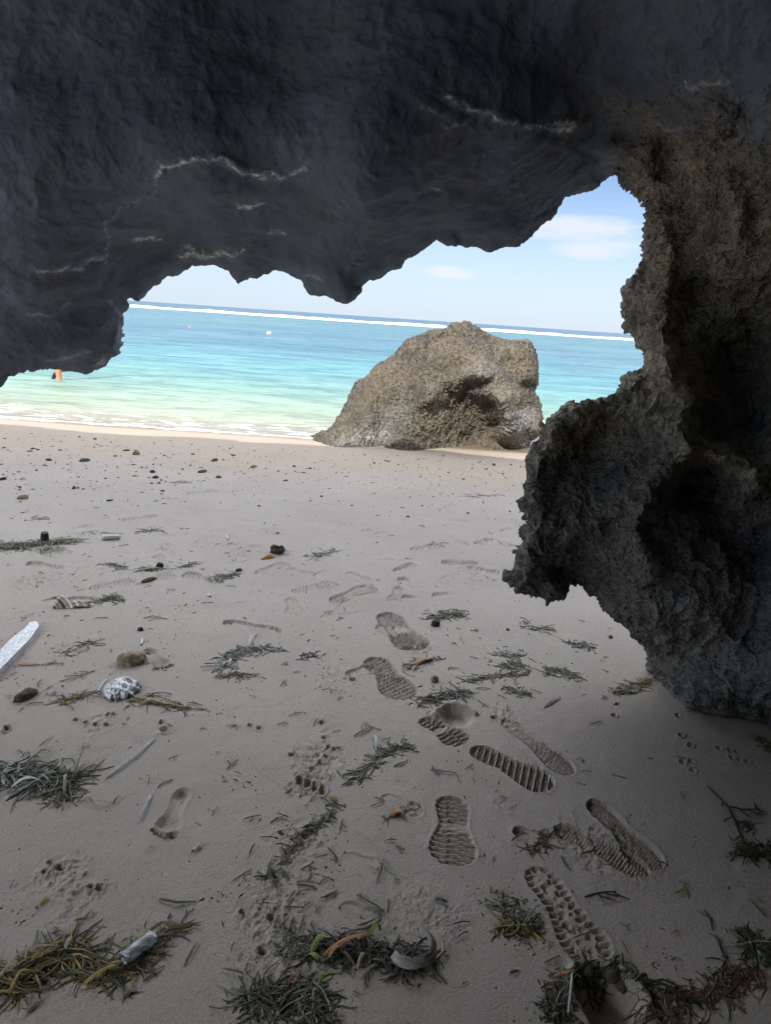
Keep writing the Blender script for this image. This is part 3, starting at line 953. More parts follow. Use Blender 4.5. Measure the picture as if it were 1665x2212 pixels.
def build_cave():
    rng = np.random.RandomState(3)
    outline = crag(CAVE_ROOF, .16, rng)[:-1 or None] + crag(CAVE_SIDE, .16, rng)[:]
    poly = [(-1500, 2600), (-1500, 420), (-1000, 520), (-600, 640), (-330, 760), (-200, 860), (-120, 890)] + outline + [(2300, 1720), (3300, 1800), (3300, 2600)]
    gz = ground_Z
    ctrl = [(0, 820, 2.95), (260, 720, 3.0), (400, 575, 3.1), (520, 610, 3.05), (600, 585, 3.1), (750, 650, 3.0), (880, 550, 3.05), (1045, 535, 3.05), (1200, 450, 3.1), (1310, 380, 3.15),
            (1390, 480, 3.05), (1360, 640, 2.95), (1390, 780, 2.9), (1200, 900, 2.75), (1140, 1010, 2.7), (1120, 1180, 2.68), (1090, 1245, 2.7), (1190, 1290, 2.75),
            (1260, 1260, 2.85), (1300, 1310, 2.8), (1360, 1380, 2.75), (1403, 1467, gz(1403, 1480)), (1450, 1520, gz(1450, 1522)), (1515, 1556, gz(1515, 1556)), (1640, 1575, gz(1640, 1576)), (1665, 1500, 2.42), (1800, 1600, 2.3),
            (1500, 1300, 2.55), (1350, 1080, 2.60), (1450, 800, 2.8), (1500, 500, 2.75), (1640, 700, 2.75), (1640, 1000, 2.6), (1640, 300, 2.4), (1640, 1250, 2.5),
            (100, 500, 2.42), (450, 420, 2.40), (800, 420, 2.36), (1150, 300, 2.42), (100, 150, 2.25), (600, 150, 2.3), (1100, 100, 2.25), (1500, 100, 2.2), (832, -150, 2.1), (-300, 100, 2.3), (2000, 100, 2.0),
            (832, -700, 1.6), (832, -1500, .95), (-900, -900, 1.4), (2600, -900, 1.2), (-1000, 500, 2.9), (-1000, 1000, 3.2), (-600, 800, 3.0), (-300, 800, 2.95), (2300, 700, 1.8), (2800, 1200, 1.6), (2300, 1500, 1.8)]
    Zt = tps(ctrl)
    ridges = [  # (polyline, radius px, metres towards the viewer)
        ([(1380, 330), (1420, 450), (1440, 600), (1420, 720), (1450, 830), (1490, 870), (1470, 930), (1490, 960), (1560, 985), (1640, 1000)], 34, .17),
        ([(1490, 970), (1420, 1040), (1390, 1090), (1370, 1150), (1400, 1230)], 26, .13),
        ([(1180, 930), (1150, 1060), (1140, 1200)], 30, .06), ([(1330, 850), (1230, 900)], 25, .05),
        ([(1280, 1150), (1200, 1170), (1140, 1190)], 30, .06), ([(1340, 1200), (1400, 1330), (1480, 1440), (1560, 1500)], 45, .07),
        ([(1560, 985), (1620, 1040), (1600, 1090)], 25, .09),
        ([(1270, 985)], 85, -.20), ([(1350, 950), (1300, 900)], 40, -.05), ([(1595, 790)], 95, -.34), ([(1590, 900)], 70, -.22), ([(1490, 1060)], 48, -.22), ([(1450, 1075)], 30, -.12), ([(1640, 1180), (1560, 1120)], 70, -.16),
        ([(1640, 1350)], 80, -.15), ([(1595, 1570), (1530, 1565), (1660, 1570)], 30, -.16), ([(1430, 660)], 28, -.06), ([(1180, 1250), (1230, 1235)], 26, -.09), ([(1500, 640)], 40, -.10), ([(1400, 560)], 24, -.05),
        ([(1560, 250), (1490, 330), (1520, 450)], 30, .06), ([(1340, 330), (1360, 390)], 26, .10), ([(1580, 400), (1600, 520)], 26, .05), ([(1300, 1020), (1330, 1090)], 25, .03)]
    glint_lines = [([(345, 380), (350, 357), (385, 355), (420, 343), (470, 342), (500, 352), (525, 372), (560, 375), (585, 372), (610, 382), (640, 372), (660, 365)], 1.0),  # ledge edges catching light, painted on as pale lines
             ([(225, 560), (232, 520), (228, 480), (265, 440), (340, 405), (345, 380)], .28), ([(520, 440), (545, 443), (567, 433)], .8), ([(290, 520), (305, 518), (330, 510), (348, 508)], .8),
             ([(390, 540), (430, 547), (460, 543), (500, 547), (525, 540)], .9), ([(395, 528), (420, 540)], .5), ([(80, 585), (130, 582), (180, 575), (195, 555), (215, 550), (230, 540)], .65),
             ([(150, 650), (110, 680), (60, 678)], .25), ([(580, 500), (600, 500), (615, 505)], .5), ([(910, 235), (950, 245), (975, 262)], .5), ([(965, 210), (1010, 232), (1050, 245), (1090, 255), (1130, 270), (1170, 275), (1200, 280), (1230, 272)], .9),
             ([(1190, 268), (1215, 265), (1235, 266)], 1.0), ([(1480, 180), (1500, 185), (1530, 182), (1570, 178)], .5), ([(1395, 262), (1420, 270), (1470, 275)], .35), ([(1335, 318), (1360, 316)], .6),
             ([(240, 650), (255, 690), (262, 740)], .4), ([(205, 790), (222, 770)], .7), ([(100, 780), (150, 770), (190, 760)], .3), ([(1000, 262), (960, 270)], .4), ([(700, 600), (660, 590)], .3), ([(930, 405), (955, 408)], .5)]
    def Zf(px, py):
        z = Zt(px, py)
        # ragged offsets so the ridge lines wander
        q = np.stack([px * .018, py * .018, 0 * px], 1)
        wx, wy = 16 * gnoise(q, 2), 16 * gnoise(q + 7, 3)
        z = z - strokes(px + wx, py + wy, ridges)
        # a slight break in the rock along each painted ledge glint
        for pts, a in glint_lines:
            z = z - strokes(px + .5 * wx, py + 4 + .5 * wy, [(pts, 12, .012 * a)])
        return z
    r_fn = lambda px, py: .12 + .14 * sst(1250, 1400, px)
    T_fn = lambda px, py: np.full_like(px, .85)
    xs = np.concatenate([axis(-40, 1040, 3.2, -1250, 1040)[:-1], axis(1043, 1705, 2.2, 1043, 2900)])
    ys = axis(-30, 1690, 2.6, -1700, 2200)
    V, Fq, px, py, d, bi = relief(xs, ys, poly, False, Zf, r_fn, T_fn)
    me = make_mesh('cave_roof', V, Fq)
    N = vnormals(me)
    nf = len(px)
    qs = np.stack([px * .012, py * .012, 0 * px], 1)
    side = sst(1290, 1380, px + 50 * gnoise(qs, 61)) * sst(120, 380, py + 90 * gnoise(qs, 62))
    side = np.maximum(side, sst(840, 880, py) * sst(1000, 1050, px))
    Pf = V[:nf]
    k = karst(Pf, .034, .011, .010, 5, 9.0, 22.0) + .012 - .022 * np.clip(1 - worley(Pf * np.array([8, 8, 6.]) + .5 * gnoise(Pf * 9, 3)[:, None], 71)[0] / .55, 0, 1)
    lump = .055 * fbm(Pf * 3.2, 4, 8)
    scal = fbm(Pf * np.array([2.2, 2.2, 4.0]), 4, 15, ridged=True) * .030 + .012 * fbm(Pf * 14, 4, 21) - .018 * np.clip(1 - worley(Pf * 6, 33)[0] / .7, 0, 1)
    dsp = side * (k + lump) + (1 - side) * (scal * .75 + .18 * k)
    D = np.zeros(len(V)); D[:nf] = dsp
    D[nf:] = .03 * fbm(V[nf:] * 4, 3, 4)
    V2 = V + N * D[:, None]
    setco(me, V2)
    crust_and_glint = np.zeros(len(V))
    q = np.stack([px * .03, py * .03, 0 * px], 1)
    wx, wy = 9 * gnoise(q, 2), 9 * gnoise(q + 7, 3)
    for pts, a in glint_lines:
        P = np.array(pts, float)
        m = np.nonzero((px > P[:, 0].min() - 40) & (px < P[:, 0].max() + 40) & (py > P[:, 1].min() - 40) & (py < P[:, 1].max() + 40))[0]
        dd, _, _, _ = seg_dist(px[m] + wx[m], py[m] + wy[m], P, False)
        crust_and_glint[m] = np.maximum(crust_and_glint[m], a * np.exp(-(dd / 3.6) ** 2) + .10 * a * np.exp(-(dd / 20) ** 2))
    root = thing('sea_cave', 'dark limestone cave roof and pitted side pillar framing the beach', 'cave', (0, 3, 0))
    # split front and back faces into roof and pillar by where they stand
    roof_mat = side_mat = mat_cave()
    pv = np.concatenate([px, px[bi]]); yv = np.concatenate([py, py[bi]])
    sv = np.concatenate([side, side[bi]])
    co = np.empty(len(me.vertices) * 3, np.float32); me.vertices.foreach_get('co', co); co = co.reshape(-1, 3)
    isside = (sv[Fq].mean(1) > .5) & (pv[Fq].mean(1) > 1000)
    bpy.data.meshes.remove(me)
    glint_all = crust_and_glint
    off = np.array([0, 3, 0])
    for nm, sel, mt in (('cave_roof', ~isside, roof_mat), ('cave_pillar', isside, side_mat)):
        fs = Fq[sel]
        u, inv = np.unique(fs.ravel(), return_inverse=True)
        m2 = make_mesh(nm, V2[u] - off, inv.reshape(-1, 4))
        fattr(m2, 'crust_and_glint', glint_all[u]); fattr(m2, 'karst', sv[u])
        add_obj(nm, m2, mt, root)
    # the rest of the chamber behind and beside the camera
    th = np.linspace(0, 2 * math.pi, 150)
    ph = np.linspace(-.12, math.pi / 2, 60)
    TH, PH = [a.ravel() for a in np.meshgrid(th, ph)]
    c, s = np.cos(PH), np.sin(PH)
    c = np.sign(c) * np.abs(c) ** .6
    X = -.3 + 3.3 * c * np.sin(TH); Y = .0 + 3.2 * c * np.cos(TH); Zz = 3.0 * np.sign(s) * np.abs(s) ** .75
    V = np.stack([X, Y, Zz], 1)
    V += (V - np.array([-.3, 0, .8])) * (.12 * fbm(V * .9, 4, 71))[:, None]
    nx = len(th)
    i = (np.arange(len(ph) - 1)[:, None] * nx + np.arange(nx - 1)[None, :]).ravel()
    Fw = np.stack([i, i + nx, i + nx + 1, i + 1], 1)
    cen = V[Fw].mean(1)
    keep = ((cen[:, 0] > -1.3) | (cen[:, 1] < -1.8) | (cen[:, 2] > 2.4)) & (cen[:, 1] < np.where(cen[:, 2] > 2.1, 1.3, np.where(cen[:, 0] > 0, 2.2, 1.9)))
    Fw = Fw[keep]
    u, inv = np.unique(Fw.ravel(), return_inverse=True)
    mw = make_mesh('cave_wall', V[u] - off, inv.reshape(-1, 4))
    fattr(mw, 'karst', np.full(len(u), .9))
    add_obj('cave_wall', mw, roof_mat, root)
    # the cliff the cave is cut into: rises above, runs on to the right; left spur added to shade the beach
    def cliff_piece(nm, x0, x1, y0, y1, z0, z1, seed, top_amp):
        nx_, nz_ = 90, 50
        gx = np.linspace(x0, x1, nx_)
        VV, FF = [], []
        prof = top_amp * fbm(np.stack([gx * .35, 0 * gx, 0 * gx + seed], 1), 4, seed)
        rows = []
        for face in range(3):
            if face == 0:
                tt = np.linspace(0, 1, nz_); yy = lambda t: y1 + 0 * t; zz = lambda t: t
            elif face == 1:
                tt = np.linspace(0, 1, 12)[1:]; yy = lambda t: y1 + (y0 - y1) * t; zz = lambda t: 1 + 0 * t
            else:
                tt = np.linspace(1, 0, 12)[1:]; yy = lambda t: y0 + 0 * t; zz = lambda t: t
            for t_ in tt:
                rows.append(np.stack([gx, np.full(nx_, yy(t_)), z0 + (z1 + prof - z0) * zz(t_)], 1))
        rows.append(rows[0].copy())
        V_ = np.concatenate(rows)
        V_[:, 1] += .5 * fbm(V_ * .5, 4, seed + 3)
        V_[-nx_:] = V_[:nx_]
        j = (np.arange(len(rows) - 1)[:, None] * nx_ + np.arange(nx_ - 1)[None, :]).ravel()
        F_ = np.stack([j, j + 1, j + nx_ + 1, j + nx_], 1)
        m_ = make_mesh(nm, V_ - off, F_)
        fattr(m_, 'karst', np.ones(len(V_)))
        add_obj(nm, m_, side_mat, root)
    cliff_piece('cliff_and_shade_spur', -3.8, 26, -9, 3.7, 3.05, CLIFF_H, 5, .45)
    cliff_piece('cliff_and_shade_spur', -9.5, -3.7, 1.9, 3.65, 3.05, CLIFF_H + .1, 5, .2)  # spur out of view, added to shade the left beach
    cliff_piece('cliff_and_shade_spur_foot', -9.5, -7.8, 1.9, 3.6, -.4, 3.2, 8, .1)  # made-up leg standing under the added spur
    cliff_piece('cliff_and_shade_spur_foot', 2.6, 26, -9, 3.3, -.4, 3.4, 7, .3)
CLIFF_H = 4.62

BOULDER = [(671, 950), (693, 939), (712, 935), (727, 918), (742, 894), (751, 875), (766, 845), (774, 827), (781, 822), (786, 824), (798, 812), (805, 799), (824, 785), (842, 774), (857, 763), (865, 750), (876, 737),
    (891, 731), (913, 726), (928, 716), (941, 716), (958, 715), (975, 707), (981, 699), (996, 700), (1009, 698), (1020, 707), (1037, 718), (1048, 726), (1070, 733), (1093, 737), (1119, 738), (1139, 741), (1147, 752),
    (1154, 767), (1158, 797), (1159, 815), (1153, 834), (1149, 845), (1156, 864), (1164, 883), (1166, 905), (1166, 927), (1158, 941), (1143, 948), (1139, 957), (1134, 972), (1128, 1000), (1080, 1020), (960, 1025), (820, 1015), (740, 1000), (680, 985)]

def build_boulder():
    rng = np.random.RandomState(9)
    poly = crag(BOULDER, .13, rng, 4)
    zb = lambda px, py: ground_Z(px, py, -.09)
    ctrl = [(700, 950, zb(700, 957)), (760, 966, zb(760, 968)), (880, 971, zb(880, 973)), (1000, 966, zb(1000, 967)), (1130, 972, zb(1130, 974)), (1065, 970, zb(1065, 970)),
            (800, 830, 9.35), (876, 745, 9.7), (990, 705, 9.8), (1090, 740, 9.75), (1150, 800, 9.6), (1160, 890, 9.45), (960, 830, 9.2), (900, 880, 8.95), (1060, 850, 9.15), (1000, 760, 9.5), (1110, 800, 9.35), (700, 700, 10.0), (1250, 700, 10.0), (660, 1020, 8.6), (1180, 1020, 9.0), (900, 1020, 8.7)]
    Zt = tps(ctrl)
    rid = [([(1005, 705), (1010, 760), (1045, 800), (1075, 860), (1090, 920), (1085, 968)], 26, .24), ([(876, 740), (872, 800), (885, 860), (882, 968)], 34, .15), ([(885, 745), (960, 720), (1000, 705)], 14, .12),
           ([(950, 770), (915, 820), (930, 860)], 28, .14), ([(1090, 745), (1150, 760), (1150, 810), (1110, 850)], 26, .20), ([(1115, 900), (1150, 920)], 24, .15), ([(800, 820), (780, 900), (720, 955)], 26, .10),
           ([(925, 862), (955, 828), (1015, 806), (1068, 802), (1092, 850), (1100, 930)], 17, .15), ([(1005, 880), (1020, 930)], 50, -.36), ([(1060, 880), (1065, 940)], 22, -.16), ([(1090, 830), (1085, 800)], 22, -.20), ([(835, 880), (820, 960)], 22, -.16), ([(1098, 776)], 12, -.08), ([(1130, 835), (1155, 838)], 14, -.26),
           ([(1085, 960), (1100, 975)], 15, -.2), ([(960, 725), (945, 735)], 8, -.12), ([(920, 780), (925, 740)], 14, -.10), ([(730, 945)], 8, -.12), ([(1060, 790), (1050, 740)], 14, -.12)]
    def Zf(px, py):
        q = np.stack([px * .03, py * .03, 0 * px], 1)
        wx, wy = 9 * gnoise(q, 12), 9 * gnoise(q + 7, 13)
        return Zt(px, py) - strokes(px + wx, py + wy, rid)
    xs = np.arange(660, 1176, 1.0); ys = np.arange(690, 1030, 1.0)
    V, Fq, px, py, d, bi = relief(xs, ys, poly, True, Zf, lambda a, b: np.full_like(a, .45), lambda a, b: np.full_like(a, .9))
    me = make_mesh('boulder', V, Fq)
    N = vnormals(me)
    k = karst(V, .030, .022, .020, 40, 8.5, 19.0)
    big = .05 * fbm(V * 2.2, 4, 55) + .04
    setco(me, V + N * (k + big)[:, None])
    # salt and barnacle bleaching low on the seaward corners
    crust_and_glint = np.zeros(len(V))
    pv = np.concatenate([px, px[bi]]); yv = np.concatenate([py, py[bi]])
    crust_and_glint = np.maximum(strokes(pv, yv, [([(1125, 905), (1130, 935)], 26, .9), ([(735, 955), (790, 950), (840, 940)], 16, .55), ([(1020, 800), (1060, 800), (1080, 850)], 22, .22), ([(870, 900), (800, 930)], 30, .25)]), 0)
    fattr(me, 'crust_and_glint', np.clip(crust_and_glint, 0, 1))
    m = mat_rock('boulder_rock', (.078, .072, .064), (.178, .156, .126), (.215, .178, .128), (.42, .42, .41), .9, 1.3)
    o = add_obj('boulder', me, m)
    c = ground_pt(920, 968, -.1)
    me.transform(Matrix.Translation(Vector(-c)))
    o.location = c
    tag(o, 'large tan weathered boulder standing on the sand at the waterline', 'boulder')

# ------------------------------------------------------------------ things lying on the beach
class MB:
    def __init__(self):
        self.V, self.F, self.C = [], [], []
    def blade(self, pts, width, thick, col, taper=(.5, .25), roll=0.0, col2=None):
        pts = np.asarray(pts, float)
        n = len(pts)
        T = np.gradient(pts, axis=0)
        T /= np.linalg.norm(T, axis=1)[:, None] + 1e-9
        b = len(self.V)
        for k in range(n):
            t = k / (n - 1)
            w = width * min(1.0, taper[0] + t * 4, taper[1] + (1 - t) * 3.5)
            side = np.cross(T[k], [0, 0, 1.0]); side /= np.linalg.norm(side) + 1e-9
            up = np.cross(side, T[k])
            a = roll * (t - .3)
            s2 = side * math.cos(a) + up * math.sin(a); u2 = -side * math.sin(a) + up * math.cos(a)
            for q in (s2 * w * .5, u2 * thick * .5, -s2 * w * .5, -u2 * thick * .5):
                self.V.append(pts[k] + q)
                self.C.append(np.array(col) if col2 is None else np.array(col) * (1 - t) + np.array(col2) * t)
        for k in range(n - 1):
            for j in range(4):
                a0, a1 = b + k * 4 + j, b + k * 4 + (j + 1) % 4
                self.F.append((a0, a1, a1 + 4, a0 + 4))
        self.F.append((b + 3, b + 2, b + 1, b)); e = b + (n - 1) * 4
        self.F.append((e, e + 1, e + 2, e + 3))
    def build(self, name, mat, parent=None, origin=(0, 0, 0), smooth=False):
        V = np.array(self.V) - np.array(origin)
        me = make_mesh(name, V, self.F, smooth)
        cattr(me, 'tone', np.array(self.C))
        o = add_obj(name, me, mat, parent)
        if parent is None: o.location = origin
        return o

PAL = {'olive': (.075, .080, .022), 'dark': (.030, .040, .020), 'brown': (.095, .062, .032), 'pale': (.30, .33, .29), 'yellow': (.30, .21, .04), 'black': (.020, .018, .015),
       'orange': (.36, .13, .03), 'green': (.13, .20, .025), 'silver': (.42, .47, .47), 'straw': (.30, .25, .15), 'red': (.14, .05, .03), 'grey': (.13, .12, .10)}
MIX = {'std': ['dark'] * 4 + ['olive'] * 5 + ['black'] * 2 + ['brown'] * 2 + ['pale', 'straw'], 'green': ['olive'] * 5 + ['dark'] * 4 + ['green', 'pale', 'black', 'brown'],
       'dark': ['black'] * 4 + ['dark'] * 4 + ['brown'] * 2 + ['olive', 'grey'], 'brown': ['brown'] * 4 + ['red'] * 2 + ['black'] * 2 + ['olive', 'dark'],
       'pale': ['dark'] * 3 + ['olive'] * 3 + ['pale'] * 2 + ['silver'] + ['black'] * 2, 'yellow': ['olive'] * 4 + ['yellow'] * 2 + ['brown'] * 2 + ['straw', 'dark', 'black']}

def mat_tone(name, rough=.55, spec=.4):
    n = NT(name)
    c = n.attr('tone').outputs['Color']
    nz = n.noise(n.obj(), 60, 4, .6)
    c = n.mix(n.math('MULTIPLY', n.ramp(nz, [(.4, 0.0), (.65, 1.0)]), .35), c, (.05, .045, .03))
    return n.finish(n.pbsdf(c, rough, spec))

def gxyz(px, py):
    g = ground_pt(px, py)
    z = sand_z(np.array([g[0]]), np.array([g[1]]))[0]
    g = ground_pt(px, py, z * .6)
    return np.array([g[0], g[1], z])

def curve_pts(a, ang, L, bend, n=7):
    p = np.array(a, float)[:2]; out = [p.copy()]; st = L / (n - 1)
    for k in range(n - 1):
        ang += bend / (n - 1)
        p = p + st * np.array([math.cos(ang), math.sin(ang)])
        out.append(p.copy())
    return np.array(out)

def seaweed(path, spread, n, L, hgt, pal, label, sig=.45, width=.0046, seed=None, extra=()):
    rr = np.random.RandomState(seed if seed is not None else int(path[0][0] * 3 + path[0][1]) % 99991)
    spread *= .82; hgt *= .55; n = int(n * 1.25)
    P = np.array([gxyz(*p)[:2] for p in path])
    if len(P) == 1: P = np.array([P[0] - [spread, 0], P[0] + [spread, 0]])
    seg = np.hypot(*np.diff(P, axis=0).T); cum = np.concatenate([[0], np.cumsum(seg)])
    mb = MB()
    org = P.mean(0)
    items = []
    for k in range(n):
        t = rr.beta(1.3, 1.3) * cum[-1]
        c = np.array([np.interp(t, cum, P[:, 0]), np.interp(t, cum, P[:, 1])])
        j = min(np.searchsorted(cum, t, 'right') - 1, len(seg) - 1)
        d = P[j + 1] - P[j]; base = math.atan2(d[1], d[0])
        off = rr.normal(0, .5) * spread
        c = c + off * np.array([-math.sin(base), math.cos(base)])
        wild = rr.rand() < .09
        ang = base + (rr.uniform(-3.14, 3.14) if wild else rr.normal(0, sig)) + (math.pi if rr.rand() < .5 else 0)
        l = L * rr.uniform(.4, 1.3)
        pts = curve_pts(c, ang, l, rr.normal(0, 1.5), 7)
        pts = pts + np.cumsum(rr.normal(0, .05, (7, 2)), 0) * l * .35
        pts -= (pts.mean(0) - c) * .8
        lift = hgt * math.exp(-(off / (spread + 1e-6)) ** 2) * rr.uniform(0, 1) ** 1.4 * .85
        items.append((pts, lift, rr.choice(MIX[pal]), rr.uniform(.6, 1.4), rr.uniform(-2.2, 2.2), rr.rand()))
    A = np.concatenate([i[0] for i in items])
    zz = sand_z(A[:, 0], A[:, 1])
    o = 0
    for pts, lift, cn, wm, roll, u in items:
        m = len(pts)
        z = zz[o:o + m]; o += m
        arch = np.sin(np.linspace(.15, math.pi - (.15 if u < .85 else 1.0), m))
        z3 = z + .0015 - .005 * rr.rand() + lift * arch * (.7 + .3 * np.sin(np.linspace(0, 9, m) + 9 * u))
        c = np.array(PAL[cn]) * rr.uniform(.7, 1.35)
        c2 = np.array(PAL[rr.choice(MIX[pal])]) * .9 if u > .6 else c * rr.uniform(.6, 1.2)
        mb.blade(np.concatenate([pts, z3[:, None]], 1), width * wm, .0020, c, (.8, .6), roll, c2)
    # short broken crumbs caught between the blades
    for k in range(int(n * .5)):
        pts, lift, *_ = items[rr.randint(len(items))]
        c = pts[rr.randint(len(pts))] + rr.normal(0, .3 * spread + .004, 2)
        z = sand_z(c[:1], c[1:])[0]
        q = curve_pts(c, rr.uniform(0, 6.28), rr.uniform(.008, .03), rr.normal(0, .8), 4)
        mb.blade(np.concatenate([q, np.full((4, 1), z + .002 + lift * .4)], 1), width * .8, .003, np.array(PAL[rr.choice(MIX[pal])]))
    for (pp, w, cn, lf) in extra:
        q = np.array([gxyz(*p) for p in pp])
        t = np.linspace(0, 1, 9)
        f = np.linspace(0, 1, len(q))
        q = np.stack([np.interp(t, f, q[:, k]) for k in range(3)], 1)
        q[:, 2] += .004 + lf * np.sin(t * math.pi)
        mb.blade(q, w, .003, PAL[cn], roll=.6)
    ob = mb.build('seaweed_clump', M_WEED, None, (org[0], org[1], 0.0))
    return tag(ob, label, 'seaweed', 'seagrass clumps washed up on the sand')

